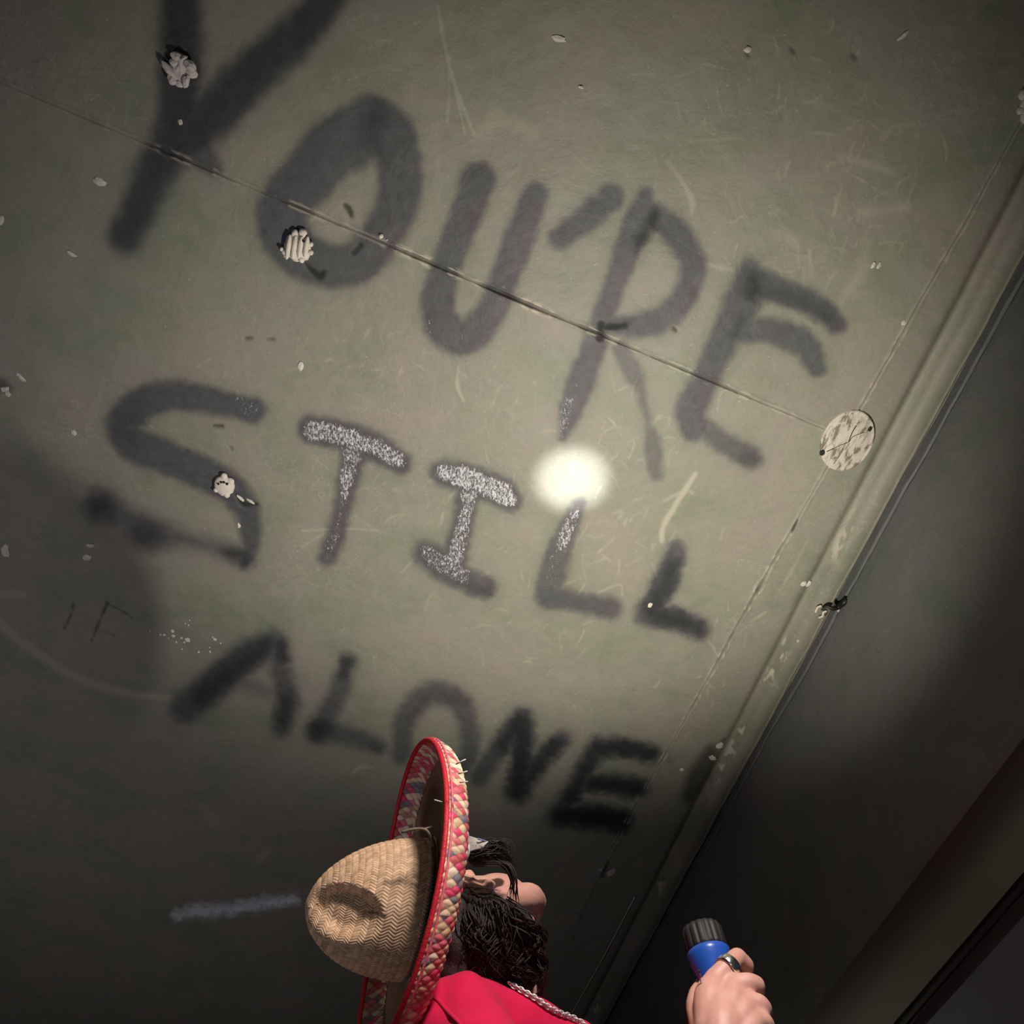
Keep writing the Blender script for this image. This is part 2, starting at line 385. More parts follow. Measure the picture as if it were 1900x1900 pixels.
DARKL = [ # thin scratched-in letters and small dents
 ([(137,1120,1.6),(132,1140,1.8),(120,1165,1.2)],2,.7), ([(200,1118,2),(182,1160,1.8),(170,1190,1.2)],2,.8), ([(203,1122,1),(232,1136,1.6),(246,1146,1.2)],2,.5), ([(178,1166,1),(212,1178,1.5)],2,.5),
 ([(455,627,3),(468,627,3)],2,.6), ([(494,629,3),(507,629,3)],2,.6), ([(398,790,4),(412,791,4)],2,.7), ([(428,830,2),(431,836,2)],2,.6),
 ([(640,380,4),(648,390,5),(652,400,3)],3,.8), ([(565,490,2),(590,512,6),(600,505,3)],3,.85), ([(655,470,4),(668,455,4)],3,.7), ([(438,918,3),(452,936,5),(475,936,2)],2.5,.9),
 ([(1320,1398,14),(1300,1440,22),(1280,1480,15)],12,.75), ([(1330,1390,6),(1345,1375,3)],6,.7), ([(0,715,12),(12,720,7)],8,.6),
 ([(1387,100,3),(1390,104,3)],3,.6), ([(1470,90,4),(1474,96,4)],4,.5), ([(1585,104,4),(1588,108,3)],4,.5),
 ([(1115,600,5),(1113,625,7)],3,.75), ([(1118,606,3),(1160,603,4)],3,.6), ([(1250,608,3),(1254,612,3)],2,.7),
 ([(1468,990,1.5),(1480,965,2)],1.5,.8), ([(1128,1600,2),(1118,1625,3)],4,.7), ([(1108,1640,1.2),(1080,1700,1.5),(1062,1745,1)],2,.35), ([(340,835,1.5),(350,838,1.5)],2,.6)]

def add_scuff_clusters():
    r = random.Random(5)
    for (cx, cy, sx, sy, n, ln) in ((1590,330,110,120,46,60),(1150,780,150,120,40,55),(1180,980,120,110,30,50),(850,980,180,140,26,45),(1470,470,120,80,24,60),(1000,1180,260,80,26,40),(680,690,260,70,22,40),(1330,1240,80,120,18,35),(1440,180,200,120,26,60)):
        for i in range(n):
            x = r.gauss(cx, sx*.6); y = r.gauss(cy, sy*.6); a = r.gauss(-.9, .7); l = ln*r.uniform(.25, 1); c = r.uniform(-.5, .5)
            pts = []
            for k in range(4):
                u = k/3; aa = a+c*u; pts.append((x+math.cos(aa)*l*(u-.5), y+math.sin(aa)*l*(u-.5)+c*18*(u-.5)**2, r.uniform(.6, 1.8)*(1.3-abs(u-.5))))
            SCUFF.append((pts, 1.6, r.uniform(.15, .5)))
add_scuff_clusters()

def ceiling_fields(X, Y, s, t):
    """relief (metres hanging down) and paint attributes for ceiling points"""
    px, py = project(X, Y, np.full_like(X, CEIL))
    far = (px < -60) | (px > 1960) | (py < -60) | (py > 1960)
    n = len(X); z = np.zeros(n)
    jit = fbm(X*40, Y*40, 90, 3)
    dedge = (fbm(X*55, Y*55, 33, 4)-.47)*18
    paint = np.zeros(n); halo = np.zeros(n); heavy = np.zeros(n); glint = np.zeros(n); white = np.zeros(n); scuff = np.zeros(n); chip = np.zeros(n)
    for pts, soft, op in PAINT:
        stroke(paint, px, py, pts, soft, op, None, dedge*.55)
        stroke(halo, px, py, [(a, b, r+4) for a, b, r in pts], soft*2.3, HALO*op)
    paint = np.maximum(paint, halo)
    for pts, soft, op in HEAVY: stroke(heavy, px, py, pts, soft, op, None, dedge)
    for pts, soft, op in GLINTS: stroke(glint, px, py, pts, soft, op, None, dedge*.8)
    for pts, soft, op in WHITE: stroke(white, px, py, pts, soft, op, None, dedge)
    for pts, soft, op in SCUFF: stroke(scuff, px, py, pts, soft, op, None, dedge*.25)
    for pts, soft, op in DARKL: stroke(chip, px, py, pts, soft, op, None, dedge*.3)
    # broad unevenness and dings
    z += (fbm(X*3, Y*3, 4, 4)-.47)*.012 + (fbm(X*14, Y*14, 41, 3)-.44)*.0035
    z += scuff*.0012 - chip*.004
    # joints: chipped V grooves
    plaster = np.zeros(n)
    wob = (fbm(t*30+7, s*3, 60, 3)-.45)*.006
    for d, along, seed, lo in ((np.abs(s+ (fbm(t*6, t*0+3, 12, 2)-.45)*.004), t, 61, None), (np.abs(t), s, 62, None)):
        if seed == 62: d = np.where(s > .02, 1.0, d)
        br = fbm(along*9, along*0+.5, seed, 4)                    # how broken the joint is here
        prof = ((0, 200, 330, 480, 600, 700, 800, 1100, 1200, 1420, 1520), (.0, .15, .25, .3, .25, .85, .85, .8, .65, .5, .15)) if seed == 62 else ((100, 305, 500, 640, 750, 880, 960, 1050, 1250, 1400, 1600, 1900), (.0, .06, .4, .35, .2, .55, .3, .65, .85, .4, .12, .0))
        open_ = smoothstep(.36, .62, br*.6+.2)*np.interp(px if seed == 62 else py, *prof)*1.15
        wdt = .0020+.0030*open_
        g = 1-smoothstep(wdt*.5, wdt*1.35, d)
        z -= g*(.0002+.0065*open_)
        chip = np.maximum(chip, g*(.0+.95*open_)*np.clip(.2+1.3*jit, 0, 1))
        side = (1-smoothstep(.003, .010+.010*open_, d))*(1-g)
        pk = smoothstep(.46, .56, fbm(along*55, d*160, seed+9, 3))
        plaster = np.maximum(plaster, side*pk*(.15+.65*open_))
        z += side*.0012
        z += .003*np.exp(-(d/.05)**2)                             # slight ridge of filler along the joint
    # run-up to the wall: soft channel, then a bead
    wdist = (X-W0[0])*wn[0] + (Y-W0[1])*wn[1]
    z -= .016*np.exp(-((wdist-.082)/.016)**2)
    z += .008*np.clip(np.sin(np.clip((wdist-.012)/.056, 0, 1)*math.pi), 0, 1)
    wj = wdist+(fbm(t*9, t*0+2, 55, 3)-.45)*.010
    z += .0030*np.exp(-((wj-.0175)/.0035)**2)
    z -= .022*(1-smoothstep(.007, .0125, wj))
    pk = smoothstep(.50, .58, fbm(t*40, wdist*120, 77, 3))*np.exp(-((wdist-.068)/.010)**2)*smoothstep(.45, .6, fbm(t*5, t*0, 78, 2))
    plaster = np.maximum(plaster, pk*.7)
    for a in (paint, heavy, glint, white): a[far] *= 0
    heavy *= .92
    A = np.stack([np.clip(paint, 0, 1), np.clip(heavy, 0, 1), np.clip(glint, 0, 1.1), np.clip(white, 0, 1)], -1)
    B = np.stack([np.clip(scuff*.8, 0, 1), np.clip(chip, 0, 1), np.clip(plaster, 0, 1), np.zeros(n)], -1)
    return z, A, B

def lines(ranges):
    out = []
    for a, b, h0, h1 in ranges:
        x = a
        while x < b-1e-6:
            out.append(x); u = (x-a)/(b-a); x += h0+(h1-h0)*u
    out.append(ranges[-1][1]); return np.array(out)
t_neg = -lines([(0, .02, .0012, .0016), (.02, 1.25, .0034, .0026), (1.25, 5.0, .05, .5)])[::-1]
t_pos = lines([(0, .02, .0012, .0016), (.02, 2.9, .0034, .0062), (2.9, 6.5, .05, .5)])
s_neg = -lines([(0, .02, .0012, .0016), (.02, 2.45, .0036, .0042), (2.45, 4.2, .05, .4)])[::-1]
def make_panel(name, sl, tl, label_parent, wallside=False):
    ss, tt = np.meshgrid(sl, tl, indexing='ij')
    if wallside:    # s runs from the joint to just past the wall
        base = OR + tt[..., None]*eb
        den = ea@wn; dist = ((base-W0)@wn); swall = (-.012-dist)/den
        ss = ss*swall
    Pn = OR + ss[..., None]*ea + tt[..., None]*eb
    X = Pn[..., 0].ravel(); Y = Pn[..., 1].ravel()
    z, A, B = ceiling_fields(X, Y, ss.ravel(), tt.ravel())
    V = np.stack([X, Y, CEIL-z], -1)
    me = mesh_np(name, V, grid_faces(len(sl), len(tl)))
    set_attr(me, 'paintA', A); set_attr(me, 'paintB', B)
    o = link(name, me, M_CEIL, label_parent); return o
bm = bmesh.new(); bmesh.ops.create_cube(bm, size=1); bmesh.ops.scale(bm, vec=(8, 10.5, .2), verts=bm.verts); bmesh.ops.translate(bm, vec=(0, 1.5, CEIL+.14), verts=bm.verts)
me = bpy.data.meshes.new('ceiling'); bm.to_mesh(me); bm.free()
ceiling = link('ceiling', me, M_WALL, None, False); tag(ceiling, 'olive painted board ceiling with YOU\'RE STILL ALONE sprayed in black', 'ceiling', kind='structure')
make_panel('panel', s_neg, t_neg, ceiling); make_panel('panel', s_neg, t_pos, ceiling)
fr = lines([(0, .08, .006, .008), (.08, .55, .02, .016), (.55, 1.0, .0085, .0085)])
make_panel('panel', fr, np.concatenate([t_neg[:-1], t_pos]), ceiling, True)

# ------------------------------------------------------------------ walls, floor, rail
def slab(name, pts_xy, z0, z1, mat, thick, inward):
    """vertical slab along a line; inward = unit normal to the room"""
    a, b = np.array(pts_xy[0]), np.array(pts_xy[1]); n = np.array(inward)
    q = [a, b, b-n*thick, a-n*thick]
    me = bpy.data.meshes.new(name)
    V = [(p[0], p[1], z) for z in (z0, z1) for p in q]
    me.from_pydata(V, [], [(0, 1, 2, 3), (7, 6, 5, 4), (0, 4, 5, 1), (1, 5, 6, 2), (2, 6, 7, 3), (3, 7, 4, 0)]); me.update()
    o = link(name, me, mat, None, False); return o
wa = W0-wd*4.4; wb = W0+wd*4.6
# right wall as a relief grid in its upper part
def wall_grid():
    al = lines([(-4.4, -.9, .3, .3), (-.9, 2.4, .012, .012), (2.4, 4.6, .3, .3)])
    zz = np.concatenate([np.array([0, .5, 1.0, 1.4]), np.arange(1.6, CEIL-.06, .008), np.arange(CEIL-.06, CEIL+.021, .0022)])
    a, z = np.meshgrid(al, zz, indexing='ij')
    n = (fbm(a*4+9, z*4, 8, 4)-.47)*.010 + (fbm(a*16, z*16, 15, 3)-.44)*.003
    gz = CEIL-.0135+(fbm(a*7, a*0+4, 71, 3)-.45)*.010; gw_ = .0042*(.6+.9*fbm(a*5, a*0+9, 72, 2))
    crack = 1-smoothstep(gw_*.6, gw_*1.3, np.abs(z-gz)); n = n-.014*crack
    X = W0[0]+wd[0]*a + wn[0]*n; Y = W0[1]+wd[1]*a + wn[1]*n
    V = np.stack([X, Y, z], -1).reshape(-1, 3)
    nfront = len(V)
    Vb = np.array([[*(wa-wn*.2), 0], [*(wb-wn*.2), 0], [*(wb-wn*.2), CEIL+.04], [*(wa-wn*.2), CEIL+.04]])
    f = grid_faces(len(al), len(zz)); m = len(zz)
    me = mesh_np('wall_right', np.vstack([V, Vb]), np.vstack([f, [[nfront, nfront+1, nfront+2, nfront+3]]]))
    zz0 = np.zeros((len(me.vertices), 4)); set_attr(me, 'paintA', zz0); zz0[:nfront, 1] = crack.ravel()*.8; set_attr(me, 'paintB', zz0)
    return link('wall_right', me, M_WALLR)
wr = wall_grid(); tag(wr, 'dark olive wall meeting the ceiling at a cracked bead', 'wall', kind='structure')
RAILZ0, RAILZ1 = CAMZ+.965, CAMZ+1.115
def wall_box(name, a0, a1, z0, z1, off, thick, mat, bev=.006):
    bm = bmesh.new(); bmesh.ops.create_cube(bm, size=1)
    for v in bm.verts:
        a = a0+(v.co.x+.5)*(a1-a0); nn = off+(v.co.y+.5)*thick; z = z0+(v.co.z+.5)*(z1-z0)
        v.co = (W0[0]+wd[0]*a+wn[0]*nn, W0[1]+wd[1]*a+wn[1]*nn, z)
    bmesh.ops.bevel(bm, geom=list(bm.edges), offset=bev, segments=2, affect='EDGES')
    bmesh.ops.recalc_face_normals(bm, faces=bm.faces)
    me = bpy.data.meshes.new(name); bm.to_mesh(me); bm.free(); return link(name, me, mat)
tag(wall_box('trim_1', -4.3, 4.5, RAILZ0, RAILZ1, -.005, .035, M_RAIL), 'flat olive brown rail fixed along the dark wall', 'rail', kind='structure')
tag(wall_box('trim_2', -4.3, 4.5, .02, CAMZ+.915, -.005, .02, M_WALL2), 'blue grey board cladding the lower wall under the rail', 'wall panel', kind='structure')
tag(slab('wall_left', [(-3.6, -3.2), (-3.6, 6.2)], 0, CEIL+.04, M_WALL, .2, (1, 0)), kind='structure', label='far dark side wall of the room', cat='wall')
tag(slab('wall_back', [(3.4, 6.2), (-3.6, 6.2)], 0, CEIL+.04, M_WALL, .2, (0, -1)), kind='structure', label='dark end wall of the room', cat='wall')
tag(slab('wall_front', [(-3.6, -3.2), (3.4, -3.2)], 0, CEIL+.04, M_WALL, .2, (0, 1)), kind='structure', label='dark wall behind the photographer', cat='wall')
bm = bmesh.new(); bmesh.ops.create_cube(bm, size=1); bmesh.ops.scale(bm, vec=(7.6, 10, .1), verts=bm.verts); bmesh.ops.translate(bm, vec=(-.1, 1.5, -.05), verts=bm.verts)
me = bpy.data.meshes.new('floor'); bm.to_mesh(me); bm.free(); tag(link('floor', me, M_FLOOR, None, False), 'dusty concrete floor', 'floor', kind='structure')

# ------------------------------------------------------------------ things on the ceiling
def px_m(x, y):            # metres per traced pixel on the ceiling near x,y
    return np.linalg.norm(on_ceiling(x+1, y)-on_ceiling(x, y))
def blob(bm, c, rx, ry, rz, rot=0.0, rough=0.0, sub=2, seed=0):
    r = bmesh.ops.create_icosphere(bm, subdivisions=sub, radius=1.0); rr = random.Random(seed)
    ca, sa = math.cos(rot), math.sin(rot)
    for v in r['verts']:
        k = 1+rough*(rr.random()-.5)
        x, y, z = v.co.x*rx*k, v.co.y*ry*k, v.co.z*rz*k
        v.co = (c[0]+x*ca-y*sa, c[1]+x*sa+y*ca, c[2]+z)
def bm_obj(name, bm, mat, parent=None, smooth=True):
    me = bpy.data.meshes.new(name); bm.to_mesh(me); bm.free(); return link(name, me, mat, parent, smooth)
def surf_z(x, y):          # height of the uneven ceiling there
    q = on_ceiling(x, y); A2 = np.array([[ea[0], eb[0]], [ea[1], eb[1]]]); st = np.linalg.solve(A2, q[:2]-OR)
    z, _, _ = ceiling_fields(np.array([q[0]]), np.array([q[1]]), np.array([st[0]]), np.array([st[1]])); return CEIL-float(z[0])
def img_angle(x, y, dx, dy):   # direction on the ceiling of a traced direction
    a = on_ceiling(x, y); b = on_ceiling(x+dx, y+dy); return math.atan2(b[1]-a[1], b[0]-a[0])

# flower-like daub on the Y
def daub_flower():
    bm = bmesh.new(); c = on_ceiling(337, 127); k = px_m(337, 127); C = (c[0], c[1], CEIL-.006)
    blob(bm, C, 17*k, 24*k, .012, .1, .25, 3, 1)
    for i, (dx, dy, a, b) in enumerate(((-4,-24,8,12),(8,-21,5,7),(20,-8,12,8),(21,6,12,9),(-19,0,7,18),(12,22,6,10),(0,26,10,7),(-14,18,8,9),(16,18,4,9),(-10,-12,9,9))):
        q = on_ceiling(337+dx, 127+dy); blob(bm, (q[0], q[1], CEIL-.010-.003*(i % 3)), a*k, b*k*1.15, .007, math.atan2(dx, dy)*.4, .25, 2, 20+i)
    return bm_obj('adhesive_daub', bm, M_PLASTG, None, False)
tag(daub_flower(), 'crumbly flower-shaped white plaster daub on the black letter Y', 'plaster daub', 'plaster daubs on the ceiling')
def daub_ridged():
    root = empty('adhesive_daub', (*on_ceiling(553, 456)[:2], CEIL)); k = px_m(553, 456)
    bm = bmesh.new(); c = on_ceiling(553, 458); blob(bm, (c[0], c[1], CEIL-.003), 25*k, 27*k, .008, 0, .22, 3, 3)
    for dx, dy, r in ((-24,10,6),(-29,4,4),(-20,16,6),(-5,-25,7),(10,-26,8),(24,-5,5),(25,10,5),(8,24,6)):
        q = on_ceiling(553+dx, 456+dy); blob(bm, (q[0], q[1], CEIL-.006), r*k, r*k*1.1, .006, 0, .3, 2, int(dx+50))
    bm_obj('plaster_base', bm, M_PLAST, root)
    for i, dx in enumerate((-14, -3, 8, 19)):
        bm = bmesh.new(); a = on_ceiling(553+dx-2, 455); an = img_angle(553, 455, -3, 20)
        blob(bm, (a[0], a[1], CEIL-.010), 23*k*1.1*(1-.05*i), 5.2*k, .007, an, .08, 3, i); bm_obj('trowel_ridge', bm, M_PLAST, root)
    bm = bmesh.new(); q = on_ceiling(566, 443); blob(bm, (q[0], q[1], CEIL-.0155), 2.4*k, 2.4*k, .002); bm_obj('pit', bm, M_HOLE, root)
    return root
tag(daub_ridged(), 'cream plaster daub combed into ridges inside the black letter O', 'plaster daub', 'plaster daubs on the ceiling')
def daub_round():
    root = empty('adhesive_daub', (*on_ceiling(417, 898)[:2], CEIL)); k = px_m(417, 898)
    bm = bmesh.new(); c = on_ceiling(417, 899); blob(bm, (c[0], c[1], CEIL-.004), 19*k, 23*k, .010, .25, .14, 3, 8)
    for dx, dy, r in ((0,-18,6),(12,-8,7),(5,17,6),(-15,8,5)):
        q = on_ceiling(417+dx, 898+dy); blob(bm, (q[0], q[1], CEIL-.007), r*k, r*k*1.1, .005, 0, .2, 2, int(dx+50))
    bm_obj('plaster_base', bm, M_PLAST, root)
    for dx, dy, r in ((-8,-6,2.2),(-3,-9,2.2),(2,-9,2.4),(8,-6,2.6)):
        bm = bmesh.new(); q = on_ceiling(416+dx, 898+dy); blob(bm, (q[0], q[1], CEIL-.0135), r*k, r*k, .003); bm_obj('pit', bm, M_HOLE, root)
    return root
tag(daub_round(), 'small round cream plaster daub with dark pits on the letter S', 'plaster daub', 'plaster daubs on the ceiling')
bm = bmesh.new(); q = on_ceiling(707, 437); kk = px_m(707, 437); blob(bm, (q[0], q[1], CEIL-.002), 5*kk, 5.5*kk, .006, 0, .3, 2, 2)
q = on_ceiling(718, 444); blob(bm, (q[0], q[1], CEIL-.002), 2*kk, 2*kk, .004, 0, .3, 2, 3)
tag(bm_obj('adhesive_daub', bm, M_PLAST), 'tiny cream plaster dab at the cross joint beside letter O', 'plaster daub', 'plaster daubs on the ceiling')
bm = bmesh.new(); kk = px_m(1895, 195)
for i, (dx, dy, r) in enumerate(((0,-22,9),(4,0,14),(3,22,10),(-6,8,7),(10,-10,9))):
    q = on_ceiling(1898+dx, 195+dy); blob(bm, (q[0], q[1], CEIL-.004), r*kk, r*kk*1.2, .008, 0, .3, 2, i)
tag(bm_obj('adhesive_daub', bm, M_PLASTG, None, False), 'pinkish white plaster daub in the dark beyond the scuffed patch', 'plaster daub', 'plaster daubs on the ceiling')

# round cover plate on the long joint
def cover_plate():
    c = on_ceiling(1571, 816); k = px_m(1571, 816); root = empty('cover_plate', (c[0], c[1], CEIL))
    R = 51*k
    m, nt, b = mat_new('flaking white over olive plate'); co = objco(nt); mp = N(nt, 'ShaderNodeMapping', vector_type='TEXTURE'); mp.inputs['Rotation'].default_value = (0, 0, math.atan2(wd[1], wd[0])); mp.inputs['Scale'].default_value = (3.2, 1, 1); nt.links.new(co, mp.inputs[0])
    f = noise(nt, 85, 6, .65, .4, mp.outputs[0])
    nt.links.new(ramp(nt, f, [(.45, (.45, .40, .335)), (.52, (.36, .315, .26)), (.575, (.14, .12, .09))]), b.inputs['Base Color']); b.inputs['Roughness'].default_value = .6
    bump(nt, b, f, .3, .002)
    prof = [(0, .010), (.5, .0095), (.82, .008), (.9, .006), (.94, .0075), (.985, .006), (1.0, .0)]
    n = 64; V = []; 
    for r, h in prof:
        for i in range(n): a = i*2*math.pi/n; V.append((c[0]+math.cos(a)*R*r*.97, c[1]+math.sin(a)*R*r*1.28, CEIL-h))
    Fq = [(j*n+i, j*n+(i+1) % n, (j+1)*n+(i+1) % n, (j+1)*n+i) for j in range(len(prof)-1) for i in range(n)]
    me = bpy.data.meshes.new('plate'); me.from_pydata(V, [], Fq); me.update(); bm = bmesh.new(); bm.from_mesh(me); bmesh.ops.remove_doubles(bm, verts=bm.verts, dist=1e-5); bmesh.ops.recalc_face_normals(bm, faces=bm.faces); bm.to_mesh(me); bm.free()
    link('plate', me, m, root)
    for x, y, r in ((1524, 837, 6), (1612, 793, 5)):
        bm = bmesh.new(); q = on_ceiling(x, y); blob(bm, (q[0], q[1], CEIL-.0072), r*k*.9, r*k*1.1, .0025); bm_obj('screw_hole', bm, M_HOLE, root)
    for pts, r in (([(1532,834),(1556,822),(1572,816),(1580,806),(1600,798)], .6), ([(1572,816),(1578,800),(1586,786)], .9)):
        P3 = [on_ceiling(*p) - np.array([0, 0, .0102-.000*i]) for i, p in enumerate(pts)]
        link('crack', tubes_mesh('crack', [(spline(P3, 12), r*k)], 5), M_HOLE, root)
    return root
tag(cover_plate(), 'round junction cover plate with flaking white paint beside the wall', 'cover plate')

# bent iron hook in the crack by the wall
def hook():
    root = empty('bent_hook', (*on_ceiling(1542, 1126)[:2], CEIL)); k = px_m(1542, 1126)
    path = [(1570,1112,9),(1566,1118,9),(1556,1126,8),(1545,1129,7),(1534,1125,5),(1524,1132,3)]
    p3 = [on_ceiling(x, y, .020+.004*(i % 2)) for i, (x, y, r) in enumerate(path)]
    link('iron_bar', tubes_mesh('iron_bar', [(spline(p3, 24), np.interp(np.linspace(0, 5, 24), range(6), [p[2]*k*.62 for p in path]))], 8), M_IRON, root)
    for i, pts in enumerate(([(1513,1136),(1517,1127),(1524,1124)], [(1519,1146),(1526,1143),(1528,1136),(1534,1134)], [(1554,1134),(1563,1130),(1565,1122)])):
        p3 = [on_ceiling(x, y, .013) for x, y in pts]; link('plaster_crumb', tubes_mesh('crumb', [(spline(p3, 10), 2.2*k)], 6), M_PLAST, root)
    bm = bmesh.new(); q = on_ceiling(1531, 1139, .012); blob(bm, (q[0], q[1], q[2]), 4*k, 4*k, .003); bm_obj('rust_spot', bm, simple('rust', (.10, .045, .03), None, 40, .8), root)
    return root
tag(hook(), 'bent black iron hook poking out of the crack by the wall', 'hook')

# thin pale bead line
pl = [on_ceiling(1178, 1664, .007), on_ceiling(1120, 1775, .008), on_ceiling(1060, 1882, .007), on_ceiling(1040, 1925, .007)]
tag(link('wire', tubes_mesh('wire', [(spline(pl, 20), .0022)], 6), M_WIRE), 'thin pale wire stapled straight along the dark ceiling', 'wire')

# loose flakes of paint and specks
NEAR = ['lower left arm of the big letter Y','foot of the letter Y, pointed and thin','crossing of the letter Y','dark upper corner, long and thin','joint above the cover plate','joint under the cover plate','torn hole far from the light','torn hole, wide and bent','torn hole, stubby','back of the letter S','scraped ring under letter S','blurred tail of the letter S, flat','blurred tail of the letter S, hanging','long joint near the chin of the person, pointed','long joint near the chin of the person, round','bead above the bent hook','bead above the bent hook, longer','black patch by the letter E of ALONE, upper','black patch by the letter E of ALONE, lower','corner of the second letter L of STILL','bare patch between letters O and T','crack below the round daub on S, long','crack below the round daub on S, short','lower bend of the letter S','edge of the dark left part','bare ceiling above the letter U','bare ceiling above the apostrophe','pair of screw pits right of letter E','pair of screw pits, second','bare ceiling above the letter E','joint end under the letter E of ALONE','far end of the rail']
CHIPS = [(185,337,11,7,.4),(132,471,10,4,.5),(335,226,5,5,0),(1676,66,11,3.5,-.7),(1676,598,5,5,0),(1480,1197-10,3,3,0),(38,700,11,4,.8),(8,723,9,5,-.3),(14,731,5,6,0),(137,803,5,6,0),(10,1022,8,12,.2),(168,1012,9,4,0),(162,1034,6,8,.6),(1134,1618,12,5,-.8),(1114,1612,4,3,0),(1492,1085,6,5,0),(1502,1090,5,7,.5),(1335,1385,9,6,-.8),(1322,1408,8,5,.5),(1206,1122,4,5,.3),(558,680,5,9,.2),(447,925,9,3,.7),(465,930,8,2.5,.6),(443,976,3,5,0),(3,407,5,9,.5),(1036,72,14,5,.2),(1078,162,5,2.5,.3),(1620,492,3.5,6,.2),(1631,492,3.5,6,.2),(1388,92,8,5,0),(1265,1428,4,4,0),(1820,1797-10,3,3,0)]
flake = []
for i, (x, y, a, b, r) in enumerate(CHIPS):
    bm = bmesh.new(); q = on_ceiling(x, y); kk = px_m(x, y); an = img_angle(x, y, math.cos(r)*20, math.sin(r)*20)
    blob(bm, (q[0], q[1], surf_z(x, y)-.0006), a*kk, b*kk*1.15, .0022, an, .45, 2, i)
    o = bm_obj('paint_flake', bm, M_PLAST if i in (19, 21, 23, 27) else M_CHIP, None, False)
    tag(o, 'small lifted paint flake at the '+NEAR[i].split(',')[0]+(',' + NEAR[i].split(',')[1] if ',' in NEAR[i] else ''), 'paint flake', 'paint flakes on the ceiling')
SP = [(298,1177,3),(305,1177,3),(320,1170,4),(322,1179,4),(327,1191,2.5),(337,1183,2.5),(348,1187,6),(342,1191,2.5),(338,1204,2.2),(369,1209,3),(390,1208,2.6),(389,1200,1.8),(399,1185,4.2),(395,1181,2),(410,1192,2),(344,1156,1.6),(350,1159,2),(352,1150,1.6),(279,1169,1.8),(313,1183,1.6)]
for i, (x, y, r) in enumerate(SP):
    bm = bmesh.new(); q = on_ceiling(x, y); kk = px_m(x, y); blob(bm, (q[0], q[1], surf_z(x, y)-.0006), r*kk, r*kk*1.1, .0022, 0, .4, 1, i)
    tag(bm_obj('plaster_speck', bm, M_PLAST, None, False), 'tiny white plaster speck in the spatter above letter A', 'speck', 'spatter of white plaster specks')

# ------------------------------------------------------------------ flashlight
def frame_from_axis(ax, hint=(0, 0, 1)):
    z = np.array(ax)/np.linalg.norm(ax); h = np.array(hint, float); x = np.cross(h, z)
    if np.linalg.norm(x) < 1e-3: x = np.cross((1, 0, 0), z)
    x /= np.linalg.norm(x); return x, np.cross(z, x), z
def lathe(name, org, fr, prof, n=40, mod=None):
    x, y, z = fr; V = []
    for j, (h, r) in enumerate(prof):
        for i in range(n):
            a = i*2*math.pi/n; rr = r*(mod(i, j) if mod else 1)
            V.append(tuple(np.array(org)+z*h+(x*math.cos(a)+y*math.sin(a))*rr))
    Fq = [(j*n+i, j*n+(i+1) % n, (j+1)*n+(i+1) % n, (j+1)*n+i) for j in range(len(prof)-1) for i in range(n)]
    me = bpy.data.meshes.new(name); me.from_pydata(V, [], Fq); me.update()
    bm = bmesh.new(); bm.from_mesh(me); bmesh.ops.remove_doubles(bm, verts=bm.verts, dist=1e-5); bmesh.ops.recalc_face_normals(bm, faces=bm.faces); bm.to_mesh(me); bm.free(); return me
M_BLUE = simple('blue plastic', (.02, .10, .48), (.02, .085, .42), 20, .32)
M_BLACKP = simple('black rubber', (.010, .009, .010), (.016, .014, .016), 60, .6)
M_CHROME = simple('chrome', (.75, .75, .75), (.6, .6, .6), 30, .15, 1)
ffr = frame_from_axis(FL_AX, (1, 0, 0))
flash = empty('flashlight', tuple(FL_POS))
body_o = FL_POS
link('head', lathe('head', body_o, ffr, [(-.075, .0), (-.075, .0165), (-.055, .0172), (-.03, .021), (-.012, .027), (.0, .0295), (.006, .0298), (.008, .028)]), M_BLUE, flash)
link('bezel', lathe('bezel', body_o, ffr, [(.006, .024), (.008, .0275), (.012, .0285), (.036, .0280), (.042, .0255), (.043, .0225), (.038, .0215)], 96, lambda i, j: 1.0 if j in (0, 1, 5, 6) else (1.0 if i % 6 < 4 else .93)), M_BLACKP, flash)
link('handle', lathe('handle', body_o, ffr, [(-.185, 0), (-.185, .014), (-.18, .016), (-.075, .016), (-.07, .0)]), M_BLACKP, flash)
ml, ntl, bl = mat_new('lit lens'); bl.inputs['Emission Color'].default_value = (.95, 1, .85, 1); bl.inputs['Emission Strength'].default_value = 6
link('lens', lathe('lens', body_o, ffr, [(.036, 0), (.036, .0215)]), ml, flash)
cq = P(1301, 1812, 1.22); link('clip', tubes_mesh('clip', [([P(1297, 1800, 1.225), P(1303, 1832, 1.225)], .0012)], 6), M_CHROME, flash)
tag(flash, 'blue flashlight with black ribbed bezel held up in the right hand', 'flashlight')
lens_pos = FL_POS+FL_AX*.046
sp = spot('flashlight_spill', lens_pos, on_ceiling(1056, 885), 76, 55, 0.74, (1.0, 0.955, 0.84), 0.018)
sp2 = spot('flashlight_hotspot', lens_pos, FL_AIM, 170, 5.6, 1.0, (0.95, 0.98, 1.0), 0.012)

